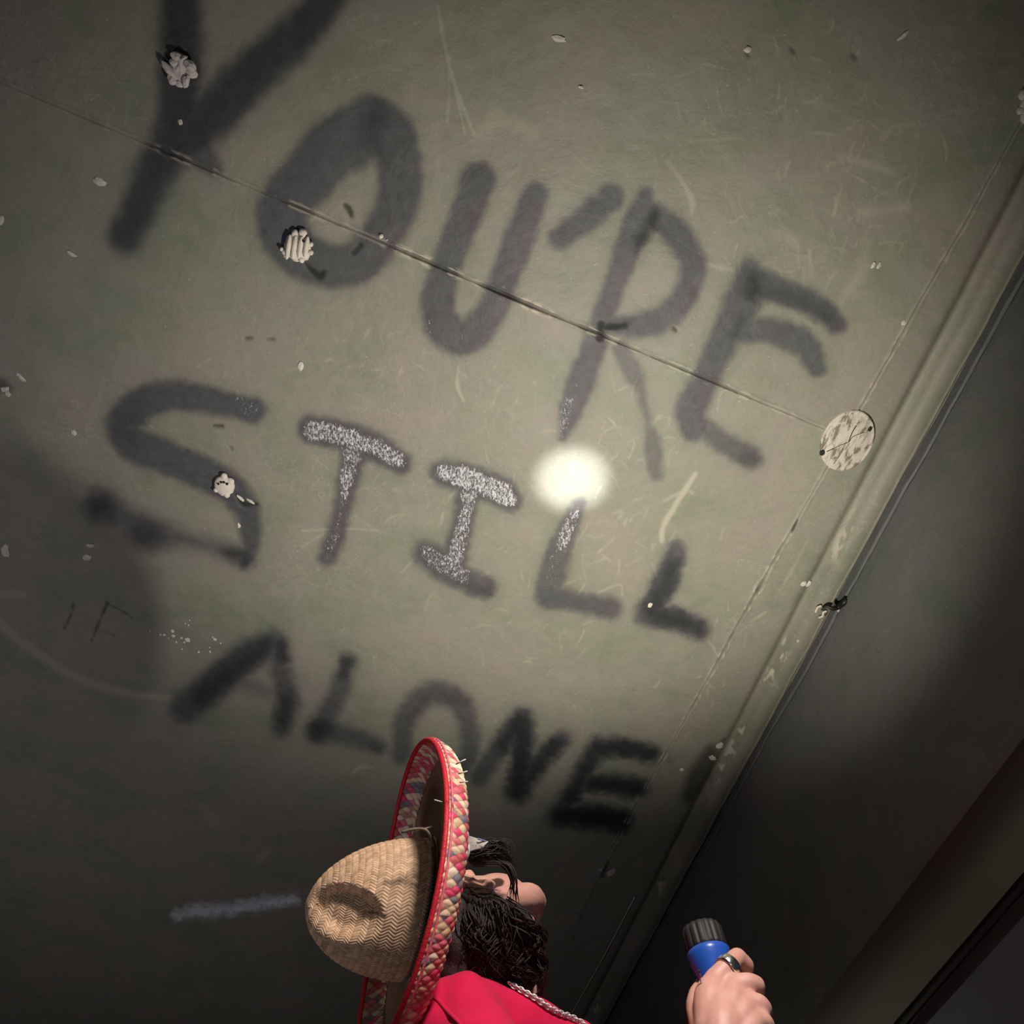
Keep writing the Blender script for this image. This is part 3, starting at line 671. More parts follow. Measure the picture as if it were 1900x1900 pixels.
# ------------------------------------------------------------------ sombrero
HD = 1.55                                               # depth of head and hat
VR = ray(800, 1665); VR = VR/np.linalg.norm(VR)          # line of sight there
vx = CR - VR*(CR@VR); vx /= np.linalg.norm(vx); vz = -VR; vy = np.cross(vz, vx)
def vv(x, y, z): return vx*x+vy*y+vz*z
rim_c = P(742, 1660, HD)
hl = vv(.17, .985, 0); hl /= np.linalg.norm(hl)
tilt = math.radians(11.5)
hn = vv(-.985*math.cos(tilt), .17*math.cos(tilt), math.sin(tilt)); hn -= hl*(hn@hl); hn /= np.linalg.norm(hn)
hm = np.cross(hn, hl)
if hm@vz < 0: hm = -hm
RIM = .246; LIP = .040
base_c = rim_c - hn*LIP
hat = empty('sombrero', tuple(base_c))
def straw_mat(name, c1, c2, attr=None, rough=.55):
    m, nt, b = mat_new(name); co = objco(nt)
    f = noise(nt, 120, 4, .6, 0, co)
    c = ramp(nt, f, [(.3, c1), (.7, c2)])
    if attr:
        A = N(nt, 'ShaderNodeAttribute', attribute_name=attr); c = mix(nt, 1.0, A.outputs['Color'], mix(nt, .5 if name[0] == 'p' else .0, c, (1, 1, 1)), 'MULTIPLY')
    nt.links.new(c, b.inputs['Base Color']); b.inputs['Roughness'].default_value = rough
    b.inputs['Specular IOR Level'].default_value = .35
    bump(nt, b, noise(nt, 400, 3, .6, 0, co), .25, .001); return m
M_STRAW = straw_mat('woven natural straw', (.84, .61, .43), (.56, .37, .235), 'tone')
M_PLAIT = straw_mat('plaited dyed straw', (.95, .9, .85), (.8, .72, .66), 'tone')
M_BRIM = straw_mat('fine brown straw brim', (.34, .22, .13), (.24, .145, .085))
M_REDB = simple('red binding tape', (.62, .012, .03), (.5, .01, .025), 60, .55, 0, .4, 300)
# crown
CRH, CRR = .184, .107
def crown_pt(a, v):
    """a angle, v 0..1 from brim to tip; arrays"""
    h = v
    r = CRR*np.clip(1-h**2.3, 0, 1)**.6
    ca, sa = np.cos(a), np.sin(a)
    # lens-shaped pinch on the side turned to the viewer near the tip
    return h, r, ca, sa
def build_crown():
    na, nv = 1000, 280
    a = np.arange(na)*2*math.pi/na; th = np.linspace(0, 1, nv)
    v = np.sin(th*math.pi/2)**.9                        # denser near the tip
    A, Vv = np.meshgrid(a, v, indexing='ij')
    r = CRR*np.clip(1-Vv**2.3, 0, 1)**.6
    cen = base_c - hl*.014
    def pos(r_, dh=0):
        h = Vv*CRH
        return cen + hn*h[..., None] - hl*(.022*Vv)[..., None] + (hl*np.cos(A)[..., None] + hm*np.sin(A)[..., None])*r_[..., None]
    p = pos(r)
    # pinch
    px, py = project(p[..., 0], p[..., 1], p[..., 2]); near = ((p-cen)@vz) > -.01
    ex = (px-642)/74; ey = (py-1690-.10*(px-640))/54
    e = np.sqrt(ex**2+ey**2)
    dent = (1-smoothstep(np.where(ey < 0, .60, .40), np.where(ey < 0, 1.0, 1.1), e))*near
    q = p - vz*(dent*.027)[..., None] + hn*0
    nrm = np.cross(np.gradient(q, axis=0), np.gradient(q, axis=1)); nrm /= np.linalg.norm(nrm, axis=-1)[..., None]+1e-9
    out = ((q-(cen+hn*CRH*.3))*nrm).sum(-1); nrm[out < 0] *= -1
    # chevron weave
    arc = np.concatenate([[0], np.cumsum(np.hypot(np.diff(v)*CRH, np.diff(r[0])))])
    bcol = np.broadcast_to(arc, A.shape); w_ = .0105
    # number of strands falls towards the tip so that they stay of even width
    rr = np.maximum(r, .012); lev = np.floor(np.log2(CRR/rr)+.35); cnt = np.round(128/2**lev)
    tri = np.abs(((bcol/w_) % 2)-1)
    ph = A/(2*math.pi)*cnt*1.0 + tri*1.35
    cell = np.floor(ph); fr_ = ph-cell
    colid = np.floor(bcol/w_)
    hgt = np.sin(math.pi*fr_)**.6
    wedge = 1-np.abs(((bcol/w_) % 1)-.5)*2
    hgt = hgt*(.45+.55*np.clip(wedge*2.2, 0, 1))
    fade = smoothstep(0, .1, 1-Vv)
    q = q + nrm*((hgt*.0017)*fade)[..., None]
    rs = np.random.RandomState(3); T = rs.rand(257, 64)
    tone = T[(cell.astype(int)*7+lev.astype(int)*31) % 257, colid.astype(int) % 64]
    alt = (colid.astype(int) % 2)
    tone = .74+.34*tone+.10*alt-.05
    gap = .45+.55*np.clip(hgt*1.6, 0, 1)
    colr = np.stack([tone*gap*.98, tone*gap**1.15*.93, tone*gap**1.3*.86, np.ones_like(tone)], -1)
    me = mesh_np('crown', q.reshape(-1, 3), grid_faces(na, nv, True)); set_attr(me, 'tone', colr.reshape(-1, 4))
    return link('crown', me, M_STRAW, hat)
build_crown()
# brim: flat disc, dished edge, plaited lip on both faces
def brim_profile(n):
    pts = [(.098, .004), (.14, .0), (.19, -.002), (.222, .002), (.238, .012), (.2445, .026), (RIM, LIP)]
    return spline(pts, n)
def brim_point(A, r, c):
    wob = .010*np.cos(2*A+.4)*np.clip((r-.1)/.15, 0, 1)
    return base_c + hn*(c+wob)[..., None] + (hl*np.cos(A)[..., None]+hm*np.sin(A)[..., None])*r[..., None]
def build_brim():
    na = 240; pr = brim_profile(30); a = np.arange(na)*2*math.pi/na
    tn = np.gradient(pr, axis=0); tn /= np.linalg.norm(tn, axis=1)[:, None]; nn = np.stack([-tn[:, 1], tn[:, 0]], -1)
    loop = np.vstack([pr+nn*.0015, (pr-nn*.0015)[::-1]])
    A, R_ = np.meshgrid(a, loop[:, 0], indexing='ij'); _, C_ = np.meshgrid(a, loop[:, 1], indexing='ij')
    V = brim_point(A, R_, C_).reshape(-1, 3)
    me = mesh_np('brim', V, grid_faces(na, len(loop), True)); link('brim', me, M_BRIM, hat)
build_brim()
PAL = np.array([(.80, .58, .40), (.70, .47, .30), (.86, .70, .55), (.62, .13, .13), (.70, .16, .20), (.50, .22, .17), (.22, .20, .23), (.75, .07, .17)])
def build_plait(side):
    """side +1 = inner face (towards crown), -1 = outer face"""
    na, nv = 1500, 40; pr = brim_profile(200); sel = pr[(pr[:, 0] > .2245) | (np.arange(200) > 130)]
    tn = np.gradient(sel, axis=0); tn /= np.linalg.norm(tn, axis=1)[:, None]; nn = np.stack([-tn[:, 1], tn[:, 0]], -1)*side
    arc = np.concatenate([[0], np.cumsum(np.linalg.norm(np.diff(sel, axis=0), axis=1))]); L = arc[-1]
    u = np.linspace(0, L, nv); r = np.interp(u, arc, sel[:, 0]); c = np.interp(u, arc, sel[:, 1]); nr = np.interp(u, arc, nn[:, 0]); nc = np.interp(u, arc, nn[:, 1])
    a = np.arange(na)*2*math.pi/na; A, U = np.meshgrid(a, u, indexing='ij')
    cnt = 108; rows = 4.6
    g1 = A/(2*math.pi)*cnt; g2 = U/L*rows/2+.35*np.sin(A*17)*.06
    g1 = g1+.12*np.sin(A*23+U*90)
    p_ = g1+g2; q_ = g1-g2; cp = np.floor(p_); cq = np.floor(q_); fp = p_-cp; fq = q_-cq
    par = ((cp+cq) % 2)
    hp = np.sin(math.pi*fp)**.45*np.sin(math.pi*fq)**.45
    over = np.where(par > 0, np.sin(math.pi*fp)**.5*(.6+.4*np.sin(math.pi*fq)), np.sin(math.pi*fq)**.5*(.6+.4*np.sin(math.pi*fp)))
    h = .0018+.0017*hp*over
    rs = np.random.RandomState(21); K = rs.rand(211, 211); K2 = rs.rand(211, 211)
    k1 = K[cp.astype(int) % 211, cq.astype(int) % 211]; k2 = K2[cp.astype(int) % 211, cq.astype(int) % 211]
    low = .5-.5*np.cos(A)                    # A=0 at the top of the hat, pi at the bottom: more dyed straw there
    redp = np.clip(.10+.55*low*1.1, 0, .62) if side < 0 else np.full_like(A, .45)
    greyp = .10
    idx = np.where(k1 < redp, np.where(k2 < .3, 3, np.where(k2 < .6, 4, np.where(k2 < .8, 5, 7))), np.where(k1 < redp+greyp, 6, np.where(k2 < .4, 0, np.where(k2 < .75, 1, 2)))).astype(int)
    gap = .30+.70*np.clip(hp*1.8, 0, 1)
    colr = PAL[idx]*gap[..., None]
    R_ = np.broadcast_to(r, A.shape)+h*nr; C_ = np.broadcast_to(c, A.shape)+h*nc
    V = brim_point(A, R_, C_)
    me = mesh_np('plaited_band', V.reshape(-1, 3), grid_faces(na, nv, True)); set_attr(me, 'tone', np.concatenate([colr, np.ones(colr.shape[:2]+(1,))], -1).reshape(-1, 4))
    o = link('plaited_band', me, M_PLAIT, hat); o['kind'] = 'stuff'; o['label'] = 'band of plaited straw dyed red, pink, grey and natural'
build_plait(1); build_plait(-1)
def ring_tube(name, r, c, rad, mat, n=200, wob=0):
    a = np.arange(n+1)*2*math.pi/n; pts = brim_point(a, np.full(n+1, r), np.full(n+1, c))
    return link(name, tubes_mesh(name, [(pts, rad)], 8), mat, hat)
o = ring_tube('edge_binding', RIM-.0005, LIP+.001, .0044, M_REDB); o['label'] = 'bright red binding around the brim edge'
ring_tube('binding_stitch', RIM+.0032, LIP-.0062, .0019, simple('pink stitch tape', (.68, .05, .10), (.8, .25, .28), 200, .6))
# twisted cord round the foot of the crown
a = np.linspace(0, 2*math.pi, 260)
M_CORD = simple('grey brown twisted cord', (.26, .18, .12), (.10, .07, .05), 150, .8)
cords = []
for ph in (0, math.pi):
    rr = .1085+.0022*np.cos(a*60+ph); cc = .012+.0022*np.sin(a*60+ph)
    cords.append((base_c-hl*.014+hn*cc[:, None]+(hl*np.cos(a)[:, None]+hm*np.sin(a)[:, None])*rr[:, None], .0022))
link('crown_cord', tubes_mesh('crown_cord', cords, 5), M_CORD, hat)
kx = [(745, 1544), (770, 1538), (790, 1540), (800, 1556), (803, 1570)]
link('cord_knot', tubes_mesh('cord_knot', [(spline([P(x, y, 1.445) for x, y in kx], 20), .0022), (spline([P(770, 1542, 1.45), P(795, 1536, 1.455), P(815, 1530, 1.46)], 10), .0016)], 6), M_CORD, hat)
# white cloth tag and loop under the brim at the forehead
M_TAG = simple('white cloth', (.82, .78, .70), (.62, .56, .46), 40, .8, 0, .3, 120)
M_TAGB = simple('blue edging', (.12, .16, .4), (.2, .22, .5), 60, .7)
# frayed straw ends on the rim
for (x0, y0, x1, y1) in ((846, 1418, 864, 1409), (850, 1436, 867, 1431), (853, 1452, 868, 1450), (820, 1488, 806, 1484)):
    link('frayed_end', tubes_mesh('frayed_end', [([P(x0, y0, 1.40), P(x1, y1, 1.395)], .0011)], 4), M_TAG, hat)
tp = [[(856, 1548), (864, 1570), (871, 1580)], [(872, 1551), (876, 1568), (880, 1576)], [(890, 1557), (888, 1568), (890, 1574)], [(906, 1562), (900, 1567), (897, 1572)]]
V = []; 
for i, row in enumerate(tp):
    for j, (x, y) in enumerate(row): V.append(P(x, y, 1.448+.006*math.sin(i*1.3+j)))
for i, row in enumerate(tp):
    for j, (x, y) in enumerate(row): V.append(P(x, y, 1.450+.006*math.sin(i*1.3+j)))
Fq = []
for off, flip in ((0, 0), (12, 1)):
    for i in range(3):
        for j in range(2):
            f = [off+i*3+j, off+(i+1)*3+j, off+(i+1)*3+j+1, off+i*3+j+1]; Fq.append(f[::-1] if flip else f)
me = bpy.data.meshes.new('cloth_tag'); me.from_pydata([tuple(v) for v in V], [], Fq); me.update(); o = link('cloth_tag', me, M_TAG, hat); o['label'] = 'white cloth tag'
link('tag_edging', tubes_mesh('tag_edging', [(spline([P(886, 1556, 1.446), P(896, 1559, 1.446), P(906, 1563, 1.446)], 8), .0012)], 5), M_TAGB, hat)
link('tag_loop', tubes_mesh('tag_loop', [(spline([P(861, 1560, 1.445), P(869, 1570, 1.44), P(869, 1585, 1.438), P(863, 1597, 1.44), P(856, 1600, 1.445)], 16), .0022)], 6), M_TAG, hat)
tag(hat, 'straw sombrero with pinched crown and red-edged plaited brim on tilted head', 'sombrero')

# ------------------------------------------------------------------ person
person = empty('person', (0, 1.55, 0))
M_SKIN, nt, b = mat_new('skin'); co = objco(nt)
c = ramp(nt, noise(nt, 28, 5, .6, 0, co), [(.3, (.66, .36, .29)), (.7, (.58, .285, .225))])
nt.links.new(c, b.inputs['Base Color']); b.inputs['Roughness'].default_value = .5; b.inputs['Subsurface Weight'].default_value = .12; b.inputs['Subsurface Radius'].default_value = (.01, .004, .002); b.inputs['Subsurface Scale'].default_value = .5
bump(nt, b, noise(nt, 260, 4, .6, 0, co), .15, .001)
def union_mesh(name, prims, voxel, smooth_it, fac=.5):
    """prims: ('e',centre,axes(3x3 rows),radii) ellipsoids or ('c',pts,radii) tapered limbs -> one continuous voxel-remeshed surface"""
    bm = bmesh.new()
    for p in prims:
        if p[0] == 'e':
            _, c_, ax, rad = p; r = bmesh.ops.create_icosphere(bm, subdivisions=4, radius=1); ax = np.asarray(ax, float)
            for v in r['verts']:
                q = v.co; v.co = Vector(np.asarray(c_)+ax[0]*q.x*rad[0]+ax[1]*q.y*rad[1]+ax[2]*q.z*rad[2])
        else:
            _, pts, rads = p; pts = np.asarray(pts, float); rads = np.broadcast_to(np.asarray(rads, float), (len(pts),))
            m = np.concatenate([pts, rads[:, None]], 1); n = max(2, int(len(pts)*5)); sm = spline(m, n) if len(pts) > 2 else m[0]+(m[1]-m[0])*np.linspace(0, 1, 6)[:, None]
            V, Fq = tube_arrays(sm[:, :3], np.maximum(sm[:, 3], .001), 14, True)
            vs = [bm.verts.new(v) for v in V]
            for f in Fq:
                try: bm.faces.new([vs[i] for i in dict.fromkeys(f)])
                except ValueError: pass
            for q, rr in ((sm[0], sm[0][3]), (sm[-1], sm[-1][3])):
                r = bmesh.ops.create_icosphere(bm, subdivisions=3, radius=rr)
                bmesh.ops.translate(bm, vec=Vector(q[:3]), verts=r['verts'])
    me = bpy.data.meshes.new(name); bm.to_mesh(me); bm.free()
    o = bpy.data.objects.new('tmp', me); COL.objects.link(o)
    md = o.modifiers.new('r', 'REMESH'); md.mode = 'VOXEL'; md.voxel_size = voxel
    ms = o.modifiers.new('s', 'SMOOTH'); ms.factor = fac; ms.iterations = smooth_it
    dg = bpy.context.evaluated_depsgraph_get(); m2 = bpy.data.meshes.new_from_object(o.evaluated_get(dg)); m2.name = name
    bpy.data.objects.remove(o); return m2
I3 = np.eye(3)
# head frame: hh to the crown, hf out of the face, hr out of the right ear
hh = vv(-.98, .17, .15); hh /= np.linalg.norm(hh)
hf = vv(.1, .55, -.83); hf -= hh*(hf@hh); hf /= np.linalg.norm(hf)
hr = np.cross(hf, hh)
if hr@vz < 0: hr = -hr
HC = P(868, 1717, HD)
AX = np.array([hr, hf, hh])
def H(r, f, h): return HC+hr*r+hf*f+hh*h
SR = P(852, 1905, 1.38); SL = SR+np.array([.03, .36, .0]); SM = (SR+SL)/2
neckb = SM+np.array([.015, 0, .015])
elbow = np.array([.03, 1.235, SR[2]-.275]); wrist = P(1338, 1962, 1.155)
head = [('e', H(0, -.012, .035), AX, (.077, .098, .092)), ('e', H(0, .028, -.03), AX, (.063, .066, .085)),
 ('c', [H(.060, -.004, -.040), H(.050, .030, -.088), H(.018, .070, -.112)], [.020, .023, .023]), ('c', [H(-.060, -.004, -.040), H(-.050, .030, -.088), H(-.018, .070, -.112)], [.020, .023, .023]),
 ('e', H(0, .078, -.113), AX, (.032, .026, .024)), ('e', H(0, .038, -.080), AX, (.052, .055, .032)), ('e', H(.035, .04, -.05), AX, (.032, .045, .05)), ('e', H(-.035, .04, -.05), AX, (.032, .045, .05)),
 ('c', [H(0, .095, .012), H(0, .113, -.022), H(0, .120, -.040)], [.008, .011, .013]), ('e', H(.012, .108, -.044), AX, (.009, .010, .008)), ('e', H(-.012, .108, -.044), AX, (.009, .010, .008)),
 ('e', H(0, .099, -.068), AX, (.024, .010, .007)), ('e', H(0, .097, -.080), AX, (.021, .010, .007)), ('c', [H(-.045, .078, .024), H(0, .092, .026), H(.045, .078, .024)], [.010, .011, .010]),
 ('e', H(.032, .080, .004), AX, (.014, .012, .011)), ('e', H(-.032, .080, .004), AX, (.014, .012, .011))]
for s in (1, -1):
    ring = [H(s*(.079+.010*math.cos(t)*-.6+.006), -.014-.019*math.cos(t), .020+.034*math.sin(t)) for t in np.linspace(-2.0, 2.6, 14)]
    head += [('c', ring, .0052), ('e', H(s*.077, -.012, .018), AX, (.006, .016, .030)), ('e', H(s*.083, -.004, -.014), AX, (.006, .009, .010)), ('e', H(s*.081, -.001, .014), AX, (.006, .005, .007))]
neck = [('c', [H(0, -.035, -.02), (H(0, -.03, -.09)+neckb)/2+np.array([0, 0, .0]), neckb], [.056, .055, .062]), ('c', [H(0, .035, -.085), neckb+np.array([.05, 0, .0])], [.03, .04])]
pel = np.array([SM[0]-.02, SM[1], .98])
torso = [('c', [SR+np.array([0, .03, -.01]), SM+np.array([.0, 0, -.0]), SL+np.array([0, -.03, -.01])], [.055, .07, .055]), ('e', SM+np.array([0, 0, -.14]), I3, (.105, .165, .17)), ('e', (SM+pel)/2+np.array([0, 0, -.05]), I3, (.095, .14, .18)), ('e', pel, I3, (.10, .15, .12))]
armR = [('c', [SR, (SR+elbow)/2, elbow], [.050, .045, .038]), ('c', [elbow, elbow*.6+wrist*.4, wrist], [.038, .037, .026])]
eL = SL+np.array([.02, .05, -.29]); wL = eL+np.array([.10, -.02, -.235])
armL = [('c', [SL, (SL+eL)/2, eL], [.050, .045, .038]), ('c', [eL, eL*.6+wL*.4, wL], [.038, .036, .026]), ('e', wL+np.array([.03, -.01, -.06]), I3, (.022, .04, .055))]
for i in range(4): armL.append(('c', [wL+np.array([.03+.004*i, -.04+.02*i, -.10]), wL+np.array([.05, -.04+.02*i, -.145]), wL+np.array([.045, -.04+.02*i, -.17])], [.0095, .0085, .0075]))
armL.append(('c', [wL+np.array([.04, -.045, -.05]), wL+np.array([.06, -.06, -.09])], [.011, .009]))
legs = []
for s, leg in ((-1, 0), (1, 1)):
    hip = pel+np.array([0, s*.085, -.05]); kn = np.array([hip[0]+.02, hip[1]+s*.02, .50]); an = np.array([hip[0]-.01, hip[1]+s*.03, .085])
    legs += [('c', [hip, (hip+kn)/2, kn], [.085, .075, .055]), ('c', [kn, kn*.6+an*.4, an], [.055, .055, .036]), ('c', [an+np.array([-.03, 0, -.045]), an+np.array([.14, 0, -.055])], [.03, .026])]
# right hand closed round the torch: each finger its own chain
D0 = 0.0
def HP(x, y, d): return P(x, y, 1.243-(y-1818)*.00078+d)      # follows the lean of the torch
hand = [('c', [wrist, HP(1340, 1912, D0+.010), HP(1342, 1872, D0+.006)], [.026, .027, .024]),
 ('c', [HP(1318, 1910, D0+.012), HP(1318, 1850, D0+.006), HP(1328, 1818, D0)], [.020, .021, .0150]),
 ('c', [HP(1345, 1905, D0+.008), HP(1358, 1860, D0+.0), HP(1364, 1828, D0-.002)], [.020, .019, .0140]),
 ('c', [HP(1360, 1915, D0+.010), HP(1378, 1880, D0+.002), HP(1390, 1858, D0)], [.019, .017, .0130]),
 ('c', [HP(1370, 1935, D0+.014), HP(1392, 1905, D0+.006), HP(1404, 1886, D0+.006)], [.018, .015, .0115]),
 # index
 ('c', [HP(1328, 1818, D0), HP(1350, 1793, D0-.006), HP(1368, 1776, D0+.000)], [.0150, .0128, .0122]),
 ('c', [HP(1368, 1776, D0+.000), HP(1385, 1792, D0+.018), HP(1380, 1802, D0+.036)], [.0120, .0105, .0098]),
 ('c', [HP(1380, 1802, D0+.036), HP(1362, 1800, D0+.052)], [.0098, .0085]),
 # middle
 ('c', [HP(1364, 1828, D0-.002), HP(1388, 1824, D0-.004), HP(1402, 1828, D0+.004)], [.0140, .0128, .0124]),
 ('c', [HP(1402, 1828, D0+.004), HP(1404, 1838, D0+.024), HP(1392, 1842, D0+.044)], [.0122, .0108, .0098]),
 ('c', [HP(1392, 1842, D0+.044), HP(1370, 1840, D0+.056)], [.0098, .0085]),
 # ring
 ('c', [HP(1390, 1858, D0), HP(1408, 1862, D0), HP(1416, 1870, D0+.008)], [.0130, .0118, .0114]),
 ('c', [HP(1416, 1870, D0+.008), HP(1418, 1882, D0+.026), HP(1402, 1884, D0+.046)], [.0112, .0100, .0092]),
 ('c', [HP(1402, 1884, D0+.046), HP(1382, 1880, D0+.058)], [.0092, .008]),
 # little
 ('c', [HP(1404, 1886, D0+.006), HP(1418, 1894, D0+.008), HP(1424, 1902, D0+.016)], [.0115, .0104, .0098]),
 ('c', [HP(1424, 1902, D0+.016), HP(1420, 1914, D0+.032), HP(1406, 1916, D0+.046)], [.0096, .0088, .008]),
 # thumb along the far side
 ('c', [HP(1305, 1915, D0+.025), HP(1292, 1870, D0+.040), HP(1294, 1845, D0+.056)], [.016, .0135, .012]),
 ('c', [HP(1294, 1845, D0+.056), HP(1305, 1822, D0+.066)], [.0118, .0095])]
body = union_mesh('body', head+neck+torso+armR+armL+legs+hand, .0029, 5)
link('body', body, M_SKIN, person)
tag(person, 'person in red shirt and tilted sombrero looking straight up, torch raised', 'person')

# shirt
def noise3(V, sc, seed):
    return (vnoise(V[:, 0]*sc+50, V[:, 1]*sc+V[:, 2]*sc*.7+50, seed)+vnoise(V[:, 2]*sc+80, V[:, 0]*sc-V[:, 1]*sc*.6+50, seed+1))*.5
M_SHIRT, nt, b = mat_new('red cotton'); co = objco(nt)
nt.links.new(ramp(nt, noise(nt, 14, 5, .6, 0, co), [(.3, (.70, .010, .075)), (.7, (.60, .008, .058))]), b.inputs['Base Color']); b.inputs['Roughness'].default_value = .85; b.inputs['Sheen Weight'].default_value = .08
b.inputs['Specular IOR Level'].default_value = .2
bump(nt, b, noise(nt, 500, 3, .6, 0, co), .25, .001)
mid = SR*.45+elbow*.55
shirt_pr = [('c', [SR+np.array([0, .02, -.005]), SM+np.array([-.005, 0, .0]), SL+np.array([0, -.02, -.005])], [.072, .076, .072]),
 ('c', [SR+np.array([.0, .02, .0]), SR+np.array([.055, .06, .0]), SM+np.array([.09, -.02, -.05])], [.068, .06, .05]),
 ('c', [SL+np.array([.0, -.02, .0]), SL+np.array([.055, -.06, .0]), SM+np.array([.09, .02, -.05])], [.068, .06, .05]),
 ('c', [P(892, 1888, 1.405), P(970, 1918, 1.425), P(1050, 1955, 1.45)], [.054, .056, .056]), ('e', SM+np.array([0, 0, -.15]), I3, (.135, .195, .19)), ('e', (SM+pel)/2+np.array([0, 0, -.05]), I3, (.13, .175, .2)), ('e', pel+np.array([0, 0, .04]), I3, (.135, .18, .12)),
 ('c', [SR, mid, SR*.2+elbow*.8], [.072, .066, .062]), ('c', [SL, SL*.4+eL*.6, SL*.2+eL*.8], [.072, .066, .062])]
sm_ = union_mesh('shirt', shirt_pr, .006, 14)
n = len(sm_.vertices); V = np.empty(n*3, np.float32); sm_.vertices.foreach_get('co', V); V = V.reshape(-1, 3)
Nn = np.empty(n*3, np.float32); sm_.vertices.foreach_get('normal', Nn); Nn = Nn.reshape(-1, 3)
V = V+Nn*((noise3(V, 9, 5)-.5)*.017+(noise3(V*np.array([1.6, .5, 1.6]), 20, 9)-.5)*.014)[:, None]
sm_.vertices.foreach_set('co', V.ravel().astype(np.float32)); sm_.update()
shirt = link('shirt', sm_, M_SHIRT, person); shirt['label'] = 'bright red cotton shirt'
from mathutils.bvhtree import BVHTree
bvh_shirt = BVHTree.FromPolygons([tuple(v) for v in V], [tuple(p.vertices) for p in sm_.polygons])
def on_shirt(x, y, lift=.001, default=1.32):
    r = ray(x, y); hit = bvh_shirt.ray_cast(Vector(CO), Vector(r/np.linalg.norm(r)))
    if hit[0] is None: return P(x, y, default)
    return np.array(hit[0])+np.array(hit[1])*lift
seam = [on_shirt(x, y, .0008) for x, y in ((806, 1852), (816, 1860), (830, 1876), (848, 1894), (864, 1912))]
link('sleeve_seam', tubes_mesh('sleeve_seam', [(spline(seam, 24), .0028)], 6), M_SHIRT, shirt)
# trousers and shoes
tr = []
for s in (-1, 1):
    hip = pel+np.array([0, s*.085, -.05]); kn = np.array([hip[0]+.02, hip[1]+s*.02, .50]); an = np.array([hip[0]-.01, hip[1]+s*.03, .11])
    tr += [('c', [hip, (hip+kn)/2, kn], [.105, .092, .075]), ('c', [kn, kn*.5+an*.5, an], [.075, .072, .064])]
tr.append(('e', pel+np.array([0, 0, -.03]), I3, (.122, .165, .11)))
link('trousers', union_mesh('trousers', tr, .009, 6), simple('dark denim', (.03, .035, .05), (.02, .024, .036), 30, .9, 0, .3, 300), person)
for s in (-1, 1):
    an = np.array([pel[0]-.01, pel[1]+s*.115, .0])
    link('shoe', union_mesh('shoe', [('c', [an+np.array([-.05, 0, .046]), an+np.array([.07, 0, .044]), an+np.array([.17, s*.01, .040])], [.046, .046, .040]), ('c', [an+np.array([-.02, 0, .07]), an+np.array([-.02, 0, .11])], [.05, .048])], .006, 4), simple('black shoe leather', (.02, .02, .02), (.03, .03, .03), 30, .5), person)
# ring on the index finger
rg = HP(1351, 1795, D0-.004); rax = HP(1364, 1781, D0-.003)-HP(1338, 1808, D0-.003)
rfr = frame_from_axis(rax, (0, 0, 1))
link('finger_ring', lathe('finger_ring', rg, rfr, [(-.0068, .0146), (-.0068, .0158), (-.0045, .0168), (0, .0164), (.0045, .0168), (.0068, .0158), (.0068, .0146), (-.0068, .0146)], 24, lambda i, j: 1.05 if (i//3) % 2 and j in (2, 3, 4) else 1), simple('polished silver', (.85, .85, .84), (.7, .7, .7), 50, .22, 1, .2, 120), person)
# silver chain lying on the shirt
cl = []
cpath = [on_shirt(x, y, .006, 1.33) for x, y in ((945, 1834), (968, 1846), (990, 1858), (1012, 1872), (1034, 1884), (1056, 1893), (1080, 1906))]
far_side = [neckb+np.array([.11, .02, -.06]), neckb+np.array([.10, .10, -.0]), neckb+np.array([-.02, .10, .05]), neckb+np.array([-.08, 0, .05])]
cs = spline(cpath, 23)
for i in range(0, 23):
    c0 = cs[i]; t_ = cs[min(i+1, 22)]-cs[max(i-1, 0)]; t_ /= np.linalg.norm(t_); s_ = np.cross(t_, VR); s_ /= np.linalg.norm(s_); n_ = np.cross(t_, s_)
    u_ = s_ if i % 2 else (s_*.5+n_*.85)
    a_ = np.linspace(0, 2*math.pi, 13); cl.append((c0+np.cos(a_)[:, None]*t_*.0052+np.sin(a_)[:, None]*u_*.0036, .0012))
ch = link('neck_chain', tubes_mesh('neck_chain', cl, 5), simple('bright steel', (.85, .85, .85), (.7, .7, .7), 50, .38, .45), person); ch['label'] = 'silver curb chain'

# ------------------------------------------------------------------ hair
M_HAIR, nt, b = mat_new('dark brown curly hair'); co = objco(nt)
nt.links.new(ramp(nt, noise(nt, 40, 4, .6, 0, co), [(.3, (.016, .010, .009)), (.7, (.040, .023, .020))]), b.inputs['Base Color']); b.inputs['Roughness'].default_value = .48; b.inputs['Specular IOR Level'].default_value = .45
bump(nt, b, noise(nt, 300, 4, .7, 1, co), .6, .003)
hb = [('e', P(848, 1745, 1.47), I3, (.026, .05, .05)), ('e', P(842, 1792, 1.45), I3, (.03, .03, .035)), ('e', P(853, 1700, 1.48), I3, (.02, .04, .035)), ('e', H(0, -.032, .0), AX, (.084, .080, .068)), ('e', P(905, 1752, 1.53), I3, (.070, .075, .075)), ('e', P(862, 1735, 1.52), I3, (.045, .07, .065)), ('e', P(850, 1780, 1.49), I3, (.05, .05, .045)), ('e', P(880, 1765, 1.50), I3, (.055, .065, .055)), ('e', P(935, 1785, 1.50), I3, (.055, .06, .05)), ('e', P(900, 1800, 1.48), I3, (.07, .05, .035)),
 ('e', P(965, 1800, 1.49), I3, (.028, .04, .038)), ('e', P(968, 1740, 1.54), I3, (.022, .04, .05)),
 ('e', P(888, 1588, 1.53), I3, (.024, .026, .014)), ('e', P(918, 1584, 1.545), I3, (.026, .026, .016)), ('e', P(936, 1590, 1.56), I3, (.012, .02, .010))]
hm_ = union_mesh('hair', hb, .005, 6)
